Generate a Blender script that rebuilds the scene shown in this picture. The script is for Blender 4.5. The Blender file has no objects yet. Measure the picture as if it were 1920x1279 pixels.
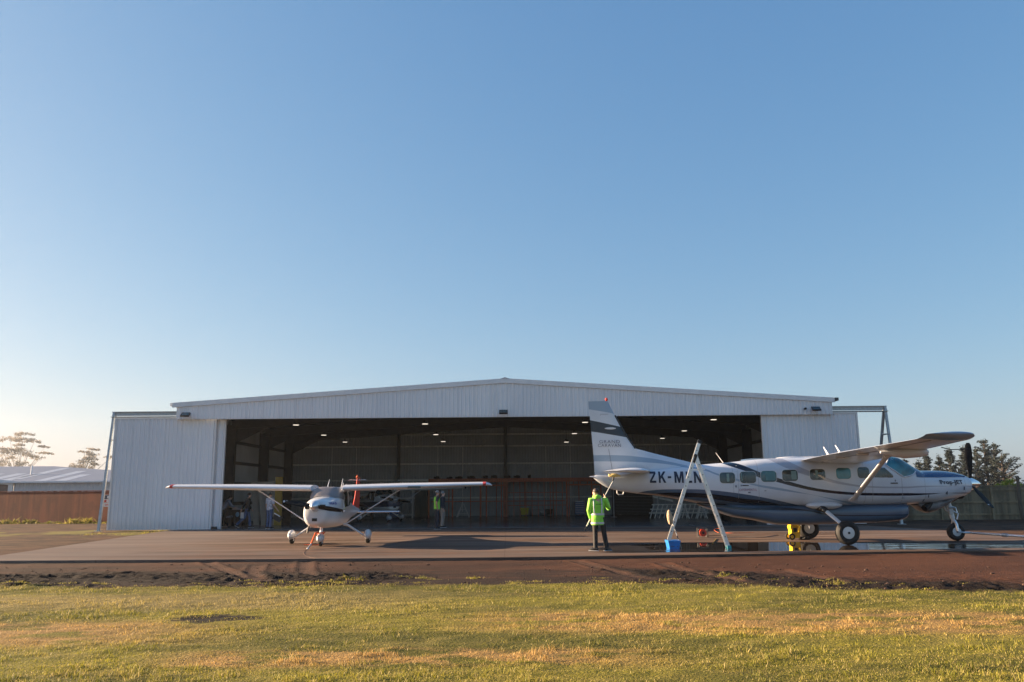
SUN_EL_D=14.0; SUN_AZ_D=13.0; SKY_AIR=1.0; SKY_DUST=1.0; SKY_OZ=3.0; SKY_STR=0.06; SUN_STR=5.0; EXPO=2.1; HAZE=0.0002; NGRASS=260000
SKY_G=(0.90,0.66,0.438); SKY_K=(1.57,1.21,1.08)
import bpy, bmesh, math, random
import numpy as np
from mathutils import Vector, Matrix
random.seed(7); RNG=np.random.default_rng(7)
R=math.radians
scene=bpy.context.scene
COL=scene.collection
# ------------------------------------------------------------ camera geometry (also used to measure the place)
F=1540.0; CH=1.68
PITCH=math.atan(283/F); ROLL=0.0085; YAW=10/F
FW=Vector((math.sin(YAW)*math.cos(PITCH),math.cos(YAW)*math.cos(PITCH),math.sin(PITCH)))
_rt=Vector((math.cos(YAW),-math.sin(YAW),0)); _up=_rt.cross(FW)
RT=_rt*math.cos(ROLL)-_up*math.sin(ROLL); UP=_up*math.cos(ROLL)+_rt*math.sin(ROLL)
CAM=Vector((0,0,CH))
def ray(x,y): return FW+RT*((x-960)/F)-UP*((y-639.5)/F)
def P(x,y,Y):
    r=ray(x,y); return CAM+r*(Y/r.y)
def G(x,y,z=0.0):
    r=ray(x,y); return CAM+r*((z-CH)/r.z)
# ------------------------------------------------------------ tagging
MW={}
def tag(o,label=None,cat=None,group=None,kind=None):
    if label: o['label']=label
    if cat: o['category']=cat
    if group: o['group']=group
    if kind: o['kind']=kind
    return o
def thing(name,label,cat,loc=(0,0,0),rotz=0.0,group=None):
    o=bpy.data.objects.new(name,None); COL.objects.link(o)
    o.location=loc; o.rotation_euler=(0,0,rotz); o.empty_display_size=0.2
    MW[o.name]=Matrix.Translation(Vector(loc))@Matrix.Rotation(rotz,4,'Z')
    return tag(o,label,cat,group)
def dup(root,loc,rotz,label=None,group=None):
    r=root.copy(); COL.objects.link(r); r.location=loc; r.rotation_euler=(0,0,rotz)
    if label: r['label']=label
    if group: r['group']=group
    for ch in list(root.children):
        c=ch.copy(); COL.objects.link(c); c.parent=r
        for g in list(ch.children):
            d=g.copy(); COL.objects.link(d); d.parent=c
    return r
# ------------------------------------------------------------ materials
def nmat(name):
    m=bpy.data.materials.new(name); m.use_nodes=True
    nt=m.node_tree; b=nt.nodes['Principled BSDF']; return m,nt,b
def N(nt,t,**k):
    n=nt.nodes.new('ShaderNode'+t)
    for a,v in k.items():
        if a.startswith('i_'):
            key=a[2:]
            key=int(key) if key.isdigit() else key.replace('_',' ')
            n.inputs[key].default_value=v
        else: setattr(n,a,v)
    return n
def L(nt,a,b): nt.links.new(a,b)
def rgb(c): return (c[0],c[1],c[2],1.0)
def mat(name,c,rough=0.6,metal=0.0,var=0.12,scale=3.0,bump=0.0,bscale=40.0,spec=0.5,coat=0.0,c2=None,stretch=(1,1,1),emit=None,es=1.0):
    m,nt,b=nmat(name)
    b.inputs['Roughness'].default_value=rough; b.inputs['Metallic'].default_value=metal
    b.inputs['Specular IOR Level'].default_value=spec; b.inputs['Coat Weight'].default_value=coat
    tc=N(nt,'TexCoord'); mp=N(nt,'Mapping'); mp.inputs['Scale'].default_value=stretch
    L(nt,tc.outputs['Object'],mp.inputs['Vector'])
    no=N(nt,'TexNoise',i_Scale=scale,i_Detail=5.0,i_Roughness=0.6); L(nt,mp.outputs[0],no.inputs['Vector'])
    rp=N(nt,'ValToRGB'); a=c; d=c2 or tuple(x*(1-var*2) for x in c)
    rp.color_ramp.elements[0].position=0.32; rp.color_ramp.elements[1].position=0.68
    rp.color_ramp.elements[0].color=rgb(d); rp.color_ramp.elements[1].color=rgb(a if c2 else tuple(min(1,x*(1+var*0.4)) for x in c))
    L(nt,no.outputs['Fac'],rp.inputs['Fac']); L(nt,rp.outputs['Color'],b.inputs['Base Color'])
    if bump:
        n2=N(nt,'TexNoise',i_Scale=bscale,i_Detail=4.0); L(nt,mp.outputs[0],n2.inputs['Vector'])
        bp=N(nt,'Bump',i_Strength=bump,i_Distance=0.02); L(nt,n2.outputs['Fac'],bp.inputs['Height']); L(nt,bp.outputs[0],b.inputs['Normal'])
    if emit:
        b.inputs['Emission Color'].default_value=rgb(emit); b.inputs['Emission Strength'].default_value=es
    return m
M={}
def clad_mat():
    m,nt,b=nmat('white_cladding'); g=N(nt,'NewGeometry'); sx=N(nt,'SeparateXYZ'); L(nt,g.outputs['Position'],sx.inputs[0])
    def nz(sc,st,d=4.0):
        mp=N(nt,'Mapping'); mp.inputs['Scale'].default_value=st; L(nt,g.outputs['Position'],mp.inputs['Vector']); n=N(nt,'TexNoise',i_Scale=sc,i_Detail=d); L(nt,mp.outputs[0],n.inputs['Vector']); return n.outputs['Fac']
    def ss(v,a,c):
        n=N(nt,'MapRange',interpolation_type='SMOOTHSTEP'); L(nt,v,n.inputs['Value']); n.inputs['From Min'].default_value=a; n.inputs['From Max'].default_value=c; return n.outputs[0]
    def mx(f,a,c,k=1.0):
        q=N(nt,'Math',operation='MULTIPLY'); L(nt,f,q.inputs[0]); q.inputs[1].default_value=k; n=N(nt,'Mix',data_type='RGBA'); L(nt,q.outputs[0],n.inputs['Factor'])
        if isinstance(a,tuple): n.inputs['A'].default_value=rgb(a)
        else: L(nt,a,n.inputs['A'])
        n.inputs['B'].default_value=rgb(c); return n.outputs['Result']
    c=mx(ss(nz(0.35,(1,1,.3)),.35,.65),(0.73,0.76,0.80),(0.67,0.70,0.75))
    c=mx(ss(nz(3.0,(2.2,2.2,.10)),.52,.75),c,(0.52,0.53,0.54),0.22)           # rain streaks
    f=N(nt,'Math',operation='FRACT'); d=N(nt,'Math',operation='DIVIDE'); L(nt,sx.outputs['X'],d.inputs[0]); d.inputs[1].default_value=0.8; L(nt,d.outputs[0],f.inputs[0])
    lp=N(nt,'Math',operation='LESS_THAN'); L(nt,f.outputs[0],lp.inputs[0]); lp.inputs[1].default_value=0.02; c=mx(lp.outputs[0],c,(0.35,0.36,0.38),0.6)   # sheet laps
    lo=ss(sx.outputs['Z'],0.7,0.0); c=mx(lo,c,(0.42,0.36,0.31),0.30)      # splash dirt
    L(nt,c,b.inputs['Base Color']); b.inputs['Roughness'].default_value=0.42; return m
def setup_mats():
    M['clad']=clad_mat()
    M['trim']=mat('white_trim',(0.66,0.67,0.68),0.4,var=0.04)
    M['fascia']=mat('fascia_metal',(0.68,0.71,0.75),0.4,var=0.05)
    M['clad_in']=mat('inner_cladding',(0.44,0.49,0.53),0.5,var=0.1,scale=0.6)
    M['roof']=mat('roof_sheet',(0.12,0.13,0.15),0.55,var=0.2,scale=0.8)
    M['steel']=mat('painted_steel',(0.05,0.06,0.07),0.5,var=0.15)
    M['galv']=mat('galvanised_steel',(0.42,0.45,0.48),0.42,metal=0.6,var=0.12,scale=8)
    M['galv_lt']=mat('galvanised_girt',(0.88,0.90,0.88),0.5,metal=0.0,var=0.12,scale=6)
    M['alu']=mat('aluminium',(0.72,0.74,0.77),0.32,metal=0.75,var=0.08,scale=10)
    M['chrome']=mat('polished_metal',(0.8,0.81,0.83),0.10,metal=1.0,var=0.03)
    M['black']=mat('black_plastic',(0.012,0.012,0.014),0.45)
    M['rubber']=mat('tyre_rubber',(0.018,0.017,0.017),0.75,bump=0.3,bscale=60)
    M['prop']=mat('black_propeller_paint',(0.010,0.011,0.013),0.65,spec=0.2)
    M['white']=mat('white_paint',(0.58,0.60,0.65),0.28,var=0.035,scale=1.2,coat=0.4)
    M['white_d']=mat('white_paint_dull',(0.66,0.67,0.68),0.4,var=0.05,scale=2)
    M['red']=mat('red_paint',(0.50,0.045,0.03),0.35,var=0.05)
    M['orange']=mat('orange_paint',(0.75,0.13,0.03),0.4)
    M['yellow']=mat('yellow_plastic',(0.80,0.52,0.03),0.35)
    M['yellow_d']=mat('yellow_bin_plastic',(0.55,0.52,0.03),0.5)
    M['blue']=mat('blue_plastic',(0.02,0.20,0.62),0.4)
    M['blue_tc']=mat('blue_enamel',(0.02,0.10,0.30),0.35)
    M['teal']=mat('teal_rubber',(0.02,0.30,0.36),0.5)
    M['navy']=mat('navy_paint',(0.012,0.022,0.06),0.3,coat=0.4)
    M['steelblue']=mat('steel_blue_paint',(0.08,0.15,0.27),0.28,coat=0.4,var=0.06)
    M['glass']=mat('tinted_window',(0.03,0.055,0.06),0.04,var=0.5,scale=1.3,spec=0.8)
    M['glass_t']=mat('teal_windscreen',(0.02,0.17,0.22),0.05,var=0.5,scale=1.6,spec=0.8)
    M['frost']=mat('dewy_windscreen',(0.20,0.18,0.18),0.42,var=0.08,scale=2.5,spec=0.5)
    M['dark']=mat('dark_interior',(0.01,0.01,0.012),0.7)
    M['timber']=mat('treated_timber',(0.60,0.21,0.13),0.7,var=0.2,scale=5,stretch=(3,3,0.5))
    M['ply']=mat('plywood',(0.40,0.36,0.31),0.7,var=0.1,scale=4)
    M['ochre']=mat('ochre_paint',(0.42,0.26,0.04),0.6)
    M['skin']=mat('skin',(0.52,0.30,0.21),0.5,var=0.06)
    M['hair']=mat('brown_hair',(0.035,0.022,0.016),0.6)
    M['hair_g']=mat('grey_hair',(0.25,0.24,0.23),0.6)
    M['hiviz']=mat('hi_vis_fabric',(0.27,0.72,0.05),0.65,var=0.10,scale=7,bump=1.0,bscale=7)
    M['hiviz'].node_tree.nodes['Principled BSDF'].inputs['Sheen Weight'].default_value=0.2
    M['reflect']=mat('reflective_tape',(0.55,0.57,0.58),0.35)
    M['trou']=mat('black_trousers',(0.018,0.017,0.018),0.8,bump=0.4,bscale=14)
    M['jeans']=mat('blue_denim',(0.07,0.12,0.24),0.8,var=0.25,scale=5,bump=0.4,bscale=14)
    M['navycloth']=mat('navy_cloth',(0.012,0.018,0.035),0.8,bump=0.4,bscale=14)
    M['khaki']=mat('khaki_cloth',(0.30,0.25,0.22),0.8,bump=0.4,bscale=14)
    M['shirt']=mat('pale_blue_shirt',(0.25,0.48,0.66),0.8)
    M['greyshirt']=mat('grey_shirt',(0.22,0.25,0.33),0.8)
    M['beige']=mat('beige_cloth',(0.42,0.38,0.33),0.8,var=0.1,scale=3)
    M['pole']=mat('pale_pole',(0.75,0.74,0.70),0.4)
    M['sponge']=mat('yellow_sponge',(0.80,0.60,0.22),0.9,bump=0.6,bscale=30)
    M['wool']=mat('tan_wool',(0.55,0.40,0.26),0.95,var=0.25,scale=25,bump=1.0,bscale=30)
    M['blueink']=mat('blue_lettering',(0.03,0.07,0.30),0.4)
    M['ink']=mat('navy_lettering',(0.010,0.018,0.05),0.4)
    M['redink']=mat('faded_red_lettering',(0.35,0.12,0.18),0.5)
    M['greyink']=mat('grey_lettering',(0.09,0.11,0.16),0.4)
    M['lamp']=mat('lamp_glow',(0.9,0.88,0.8),0.5,emit=(1.0,0.88,0.72),es=0.30)
    M['shed']=mat('pale_shed_wall',(0.50,0.54,0.60),0.5,var=0.05)
    M['shedroof']=mat('blue_grey_roof',(0.15,0.17,0.23),0.5,var=0.06)
    M['skylight']=mat('translucent_sheet',(0.32,0.35,0.42),0.4,var=0.05)
    M['grp']=mat('grey_primer',(0.30,0.31,0.33),0.5)
# ------------------------------------------------------------ mesh builder
class MB:
    def __init__(s): s.v=[]; s.f=[]; s.mi=[]; s.cur=0
    def add(s,vs,fs):
        o=len(s.v); s.v+= [Vector(v) for v in vs]; s.f+=[tuple(i+o for i in f) for f in fs]; s.mi+=[s.cur]*len(fs); return s
    def box(s,c,size,rot=None):
        c=Vector(c); x,y,z=[a/2 for a in size]
        vs=[Vector((sx*x,sy*y,sz*z)) for sx in(-1,1) for sy in(-1,1) for sz in(-1,1)]
        if rot is not None: vs=[rot@v for v in vs]
        s.add([c+v for v in vs],[(0,1,3,2),(4,6,7,5),(0,4,5,1),(2,3,7,6),(0,2,6,4),(1,5,7,3)]); return s
    def box2(s,a,b):
        a=Vector(a);b=Vector(b); return s.box((a+b)/2,[abs(b[i]-a[i]) for i in range(3)])
    def bar(s,a,b,w,h=None,up=(0,0,1)):
        a=Vector(a);b=Vector(b);h=h or w; d=(b-a); l=d.length; d.normalize(); u=Vector(up)
        if abs(d.dot(u))>0.98: u=Vector((0,1,0))
        sd=d.cross(u).normalized(); u=sd.cross(d)
        rot=Matrix((sd,d,u)).transposed()
        return s.box((a+b)/2,(w,l,h),rot)
    def tube(s,pts,rad,n=10,cap=True,sx=1.0,up=(0,0,1)):
        pts=[Vector(p) for p in pts]; k=len(pts)
        rad=[rad]*k if not hasattr(rad,'__len__') else rad
        t0=(pts[1]-pts[0]).normalized(); u=Vector(up)
        if abs(t0.dot(u))>0.95: u=Vector((0,1,0)) if abs(t0.y)<0.9 else Vector((1,0,0))
        sd=t0.cross(u).normalized(); vs=[]
        for i,p in enumerate(pts):
            t=(pts[min(i+1,k-1)]-pts[max(i-1,0)]).normalized()
            sd=(sd-t*sd.dot(t)).normalized(); uu=sd.cross(t)
            for j in range(n):
                a=2*math.pi*j/n; vs.append(p+sd*(math.cos(a)*rad[i]*sx)+uu*(math.sin(a)*rad[i]))
        fs=[(i*n+j,i*n+(j+1)%n,(i+1)*n+(j+1)%n,(i+1)*n+j) for i in range(k-1) for j in range(n)]
        if cap: fs+=[tuple(range(n))[::-1],tuple((k-1)*n+j for j in range(n))]
        return s.add(vs,fs)
    def cyl(s,a,b,r,n=16,r2=None): return s.tube([a,b],[r,r if r2 is None else r2],n)
    def rings(s,rs,cap=True):
        n=len(rs[0]); vs=[v for r in rs for v in r]; k=len(rs)
        fs=[(i*n+j,i*n+(j+1)%n,(i+1)*n+(j+1)%n,(i+1)*n+j) for i in range(k-1) for j in range(n)]
        if cap: fs+=[tuple(range(n))[::-1],tuple((k-1)*n+j for j in range(n))]
        return s.add(vs,fs)
    def ell(s,c,r,nu=14,nv=9,rot=None,zmin=-1.0):
        c=Vector(c); r=r if hasattr(r,'__len__') else (r,r,r); rs=[]
        for i in range(nv+1):
            t=math.asin(zmin)+(math.pi/2-math.asin(zmin))*i/nv; t=max(-1.55,min(1.55,t))
            ring=[]
            for j in range(nu):
                a=2*math.pi*j/nu; v=Vector((math.cos(t)*math.cos(a)*r[0],math.cos(t)*math.sin(a)*r[1],math.sin(t)*r[2]))
                if rot is not None: v=rot@v
                ring.append(c+v)
            rs.append(ring)
        return s.rings(rs)
    def disc_wheel(s,c,prof,axis='Y',n=24):
        # prof: list of (axial, radius)
        c=Vector(c); rs=[]
        for a,r in prof:
            ring=[]
            for j in range(n):
                t=2*math.pi*j/n; p=(math.cos(t)*r,math.sin(t)*r)
                v={'Y':(p[0],a,p[1]),'X':(a,p[0],p[1]),'Z':(p[0],p[1],a)}[axis]
                ring.append(c+Vector(v))
            rs.append(ring)
        return s.rings(rs)
    def prism(s,poly,y0,y1,axis='Y'):
        # poly: list of (x,z) ; extruded along axis
        n=len(poly); vs=[]
        for y in(y0,y1):
            for a,b in poly: vs.append({'Y':(a,y,b),'X':(y,a,b),'Z':(a,b,y)}[axis])
        fs=[tuple(range(n)),tuple(range(n,2*n))[::-1]]+[(i,i+n,(i+1)%n+n,(i+1)%n) for i in range(n)]
        return s.add(vs,fs)
    def build(s,name,m,parent=None,local=False,smooth=35,grand=None,fix=True,pivot=None):
        mats=m if isinstance(m,(list,tuple)) else [m]
        vs=s.v; loc=Vector((0,0,0))
        if grand is not None:   # sub-part: parent is a part whose own transform is identity inside its thing
            if not local:
                inv=MW[grand.name].inverted(); vs=[inv@v for v in vs]
        elif parent is not None:
            if not local:
                inv=MW[parent.name].inverted(); vs=[inv@v for v in vs]
        else:
            if pivot is None:
                xs=[v.x for v in vs]; ys=[v.y for v in vs]; zs=[v.z for v in vs]
                loc=Vector(((min(xs)+max(xs))/2,(min(ys)+max(ys))/2,min(zs)))
            else: loc=Vector(pivot)
            vs=[v-loc for v in vs]
        me=bpy.data.meshes.new(name); me.from_pydata([tuple(v) for v in vs],[],s.f)
        for mm in mats: me.materials.append(mm)
        if len(mats)>1: me.polygons.foreach_set('material_index',s.mi)
        if fix:
            bm=bmesh.new(); bm.from_mesh(me); bmesh.ops.recalc_face_normals(bm,faces=bm.faces); bm.to_mesh(me); bm.free()
        if smooth:
            me.shade_smooth(); me.set_sharp_from_angle(angle=R(smooth))
        else: me.shade_flat()
        me.update()
        o=bpy.data.objects.new(name,me); COL.objects.link(o); o.location=loc
        MW[o.name]=Matrix.Translation(loc)
        if parent is not None: o.parent=parent
        return o
def npmesh(name,V,Fa,m,parent=None,loc=(0,0,0),attr=None,smooth=False):
    """V (n,3) array, Fa (k,3) or (k,4)"""
    me=bpy.data.meshes.new(name); n=len(V); k,w=Fa.shape
    me.vertices.add(n); me.vertices.foreach_set('co',np.asarray(V,dtype=np.float32).ravel())
    me.loops.add(k*w); me.loops.foreach_set('vertex_index',np.asarray(Fa,dtype=np.int32).ravel())
    me.polygons.add(k); me.polygons.foreach_set('loop_start',np.arange(0,k*w,w,dtype=np.int32))
    try: me.polygons.foreach_set('loop_total',np.full(k,w,dtype=np.int32))
    except Exception: pass
    me.materials.append(m)
    me.polygons.foreach_set('use_smooth',np.full(k,bool(smooth)))
    if attr is not None:
        a=me.attributes.new('rnd','FLOAT','POINT'); a.data.foreach_set('value',np.asarray(attr,dtype=np.float32))
    me.update(); me.validate()
    o=bpy.data.objects.new(name,me); COL.objects.link(o); o.location=loc
    if parent is not None: o.parent=parent
    return o
# ------------------------------------------------------------ hull (fuselage-like lofts), local x forward, y left, z up
def pchip(xs,ys,x):
    xs=np.asarray(xs,float); ys=np.asarray(ys,float); h=np.diff(xs); d=np.diff(ys)/h
    m=np.zeros_like(ys); m[0]=d[0]; m[-1]=d[-1]
    for i in range(1,len(xs)-1):
        if d[i-1]*d[i]>0:
            w1=2*h[i]+h[i-1]; w2=h[i]+2*h[i-1]; m[i]=(w1+w2)/(w1/d[i-1]+w2/d[i])
    i=int(np.clip(np.searchsorted(xs,x)-1,0,len(xs)-2)); t=(x-xs[i])/h[i]; t=min(max(t,0),1)
    return float(ys[i]*(2*t**3-3*t**2+1)+h[i]*m[i]*(t**3-2*t**2+t)+ys[i+1]*(-2*t**3+3*t**2)+h[i]*m[i+1]*(t**3-t**2))
class Hull:
    def __init__(s,st):
        s.st=sorted(st); s.xs=[a[0] for a in s.st]
    def at(s,x): return [pchip(s.xs,[a[k] for a in s.st],x) for k in range(1,5)]
    def y(s,x,z):
        zt,zb,w,n=s.at(x); zc=(zt+zb)/2; h=(zt-zb)/2
        q=min(1,abs((z-zc)/h)); return w*(max(0,1-q**n))**(1/n)
    def ring(s,x,nseg=36,off=0):
        zt,zb,w,n=s.at(x); zc=(zt+zb)/2; h=(zt-zb)/2+off; w=w+off; r=[]
        for j in range(nseg):
            a=2*math.pi*(j+0.5)/nseg; c,sn=math.cos(a),math.sin(a)
            k=(abs(c)**n+abs(sn)**n)**(-1/n); r.append(Vector((x,w*c*k,zc+h*sn*k)))
        return r
    def mb(s,x0,x1,k=60,nseg=36,off=0,mb=None):
        mb=mb or MB()
        xs=sorted(set([x0+(x1-x0)*i/k for i in range(k+1)]+[a for a in s.xs if x0<a<x1]))
        mb.rings([s.ring(x,nseg,off) for x in xs]); return mb
    def patch(s,fn0,fn1,x0,x1,side,nx=12,nz=6,off=0.008,mb=None,thick=0.012):
        """surface patch between z=fn0(x) and z=fn1(x)"""
        mb=mb or MB(); g=[]
        for i in range(nx+1):
            x=x0+(x1-x0)*i/nx; a,b=fn0(x),fn1(x); zt,zb,w,n=s.at(x); zc=(zt+zb)/2; h=(zt-zb)/2+off; w=w+off
            def pt(th):
                c,sn=math.cos(th),math.sin(th); k=(abs(c)**n+abs(sn)**n)**(-1/n); return w*c*k,zc+h*sn*k
            def solve(z):
                if z>=zt-0.001: return math.pi/2
                lo,hi=-math.pi/2,math.pi/2
                for _ in range(30):
                    m=(lo+hi)/2
                    if pt(m)[1]<z: lo=m
                    else: hi=m
                return lo
            tb=solve(b); ta=min(solve(a),tb); row=[]
            for j in range(nz+1):
                y,z=pt(ta+(tb-ta)*j/nz); row.append(Vector((x,side*max(y,0),z)))
            g.append(row)
        vs=[v for r in g for v in r]; m=nz+1
        fs=[(i*m+j,i*m+j+1,(i+1)*m+j+1,(i+1)*m+j) for i in range(nx) for j in range(nz)]
        return mb.add(vs,fs)
    def rrect(s,x0,x1,z0,z1,r,side,off=0.008,mb=None,sl=0.0):
        mb=mb or MB(); pts=[]
        for cx,cz,a0 in((x1-r,z1-r,0),(x0+r,z1-r,90),(x0+r,z0+r,180),(x1-r,z0+r,270)):
            for k in range(5): a=R(a0+22.5*k); pts.append((cx+r*math.cos(a),cz+r*math.sin(a)))
        return s.poly(pts,side,off,mb)
    def poly(s,pts,side,off=0.008,mb=None):
        mb=mb or MB(); cx=sum(p[0] for p in pts)/len(pts); cz=sum(p[1] for p in pts)/len(pts); rs=[]
        for f in(1,0.66,0.33):
            rs.append([Vector((cx+(p[0]-cx)*f,side*(s.y(cx+(p[0]-cx)*f,cz+(p[1]-cz)*f)+off),cz+(p[1]-cz)*f)) for p in pts])
        n=len(pts); vs=[v for r_ in rs for v in r_]+[Vector((cx,side*(s.y(cx,cz)+off),cz))]
        rim=[Vector((p[0],side*(s.y(p[0],p[1])-0.01),p[1])) for p in pts]
        fs=[(i*n+j,i*n+(j+1)%n,(i+1)*n+(j+1)%n,(i+1)*n+j) for i in range(2) for j in range(n)]
        fs+=[(2*n+j,2*n+(j+1)%n,3*n) for j in range(n)]
        o=len(vs); vs+=rim; fs+=[(j,(j+1)%n,o+(j+1)%n,o+j) for j in range(n)]
        return mb.add(vs,fs)
def airfoil(n=14,t=0.13,camber=0.02):
    up=[];lo=[]
    for i in range(n+1):
        x=0.5*(1-math.cos(math.pi*i/n)); y=5*t*(0.2969*math.sqrt(x)-0.126*x-0.3516*x*x+0.2843*x**3-0.1036*x**4)
        c=camber*4*x*(1-x); up.append((x,c+y)); lo.append((x,c-y))
    return up[::-1]+lo[1:-1]
def wing_mb(secs,mb=None,vertical=False):
    """secs: (xLE, span, z, chord, t) ; local x forward so chord runs to -x"""
    mb=mb or MB(); rs=[]
    for xl,sp,z,c,t in secs:
        rs.append([Vector((xl-a*c,sp,z+b*c)) if not vertical else Vector((xl-a*c,b*c,sp)) for a,b in airfoil(t=t,camber=0.0 if vertical else 0.02)])
    return mb.rings(rs)
def text_polys(s,bold=0.0,shear=0.0,space=1.0,font=None):
    cu=bpy.data.curves.new('t','FONT'); cu.body=s; cu.offset=bold; cu.shear=shear; cu.space_character=space; cu.fill_mode='FRONT' if False else 'BOTH'; cu.resolution_u=3
    cu.dimensions='2D'
    o=bpy.data.objects.new('t',cu); COL.objects.link(o)
    dg=bpy.context.evaluated_depsgraph_get(); me=bpy.data.meshes.new_from_object(o.evaluated_get(dg))
    bpy.data.objects.remove(o); bpy.data.curves.remove(cu)
    bm=bmesh.new(); bm.from_mesh(me); bpy.data.meshes.remove(me)
    xs=[v.co.x for v in bm.verts]; ys=[v.co.y for v in bm.verts]; a,b,c,d=min(xs),max(xs),min(ys),max(ys)
    for v in bm.verts: v.co.x=(v.co.x-a)/(b-a); v.co.y=(v.co.y-c)/(d-c); v.co.z=0
    bmesh.ops.triangulate(bm,faces=bm.faces[:])
    for k in range(1,24):
        bmesh.ops.bisect_plane(bm,geom=bm.verts[:]+bm.edges[:]+bm.faces[:],plane_co=(k/24,0,0),plane_no=(1,0,0))
    for k in range(1,4):
        bmesh.ops.bisect_plane(bm,geom=bm.verts[:]+bm.edges[:]+bm.faces[:],plane_co=(0,k/4,0),plane_no=(0,1,0))
    bm.verts.index_update()
    V=[(v.co.x,v.co.y) for v in bm.verts]; Fs=[tuple(v.index for v in f.verts) for f in bm.faces]; bm.free()
    return V,Fs
def text_mb(s,fn,mb=None,**k):
    mb=mb or MB(); V,Fs=text_polys(s,**k); mb.add([fn(u,v) for u,v in V],Fs); return mb
# livery: stripes bounded by two curves z(x)
def livery(name,base,stripes,x0,x1,zmax=5.0,rough=0.25,panels=()):
    m,nt,b=nmat(name); tc=N(nt,'TexCoord'); sx=N(nt,'SeparateXYZ'); L(nt,tc.outputs['Object'],sx.inputs[0])
    xn=N(nt,'MapRange'); xn.inputs['From Min'].default_value=x0; xn.inputs['From Max'].default_value=x1; L(nt,sx.outputs['X'],xn.inputs['Value'])
    def curve(pts):
        fc=N(nt,'FloatCurve'); c=fc.mapping.curves[0]; pts=sorted(pts)
        q=[((p[0]-x0)/(x1-x0),p[1]/zmax) for p in pts]
        while len(c.points)<len(q): c.points.new(0.5,0.5)
        for i,(a,z) in enumerate(q):
            c.points[i].location=(min(max(a,0),1),z); c.points[i].handle_type='AUTO_CLAMPED'
        fc.mapping.update(); L(nt,xn.outputs[0],fc.inputs['Value'])
        mu=N(nt,'Math',operation='MULTIPLY'); mu.inputs[1].default_value=zmax; L(nt,fc.outputs[0],mu.inputs[0]); return mu.outputs[0]
    no=N(nt,'TexNoise',i_Scale=1.3,i_Detail=5.0); L(nt,tc.outputs['Object'],no.inputs['Vector'])
    rp=N(nt,'ValToRGB'); rp.color_ramp.elements[0].color=rgb([c*0.90 for c in base]); rp.color_ramp.elements[1].color=rgb(base)
    rp.color_ramp.elements[0].position=0.3; rp.color_ramp.elements[1].position=0.6
    L(nt,no.outputs['Fac'],rp.inputs['Fac']); col=rp.outputs['Color']
    for px in panels:   # thin panel joints
        s1=N(nt,'Math',operation='SUBTRACT'); L(nt,sx.outputs['X'],s1.inputs[0]); s1.inputs[1].default_value=px
        s2=N(nt,'Math',operation='ABSOLUTE'); L(nt,s1.outputs[0],s2.inputs[0])
        s3=N(nt,'Math',operation='LESS_THAN'); L(nt,s2.outputs[0],s3.inputs[0]); s3.inputs[1].default_value=0.005
        s4=N(nt,'Math',operation='MULTIPLY'); L(nt,s3.outputs[0],s4.inputs[0]); s4.inputs[1].default_value=0.55
        mx=N(nt,'Mix',data_type='RGBA'); L(nt,s4.outputs[0],mx.inputs['Factor']); L(nt,col,mx.inputs['A']); mx.inputs['B'].default_value=(0.1,0.1,0.12,1); col=mx.outputs['Result']
    for c,up,lo in stripes:
        g1=N(nt,'Math',operation='LESS_THAN'); L(nt,sx.outputs['Z'],g1.inputs[0]); L(nt,curve(up),g1.inputs[1])
        if lo is not None:
            g2=N(nt,'Math',operation='GREATER_THAN'); L(nt,sx.outputs['Z'],g2.inputs[0]); L(nt,curve(lo),g2.inputs[1])
            mu=N(nt,'Math',operation='MULTIPLY'); L(nt,g1.outputs[0],mu.inputs[0]); L(nt,g2.outputs[0],mu.inputs[1]); f=mu.outputs[0]
        else: f=g1.outputs[0]
        mx=N(nt,'Mix',data_type='RGBA'); L(nt,f,mx.inputs['Factor']); L(nt,col,mx.inputs['A']); mx.inputs['B'].default_value=rgb(c); col=mx.outputs['Result']
    L(nt,col,b.inputs['Base Color']); b.inputs['Roughness'].default_value=rough; b.inputs['Coat Weight'].default_value=0.4
    n2=N(nt,'TexNoise',i_Scale=3.2,i_Detail=1.0); L(nt,tc.outputs['Object'],n2.inputs['Vector']); bp=N(nt,'Bump',i_Strength=0.35,i_Distance=0.012); L(nt,n2.outputs['Fac'],bp.inputs['Height']); L(nt,bp.outputs[0],b.inputs['Normal'])
    return m
setup_mats()
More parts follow.
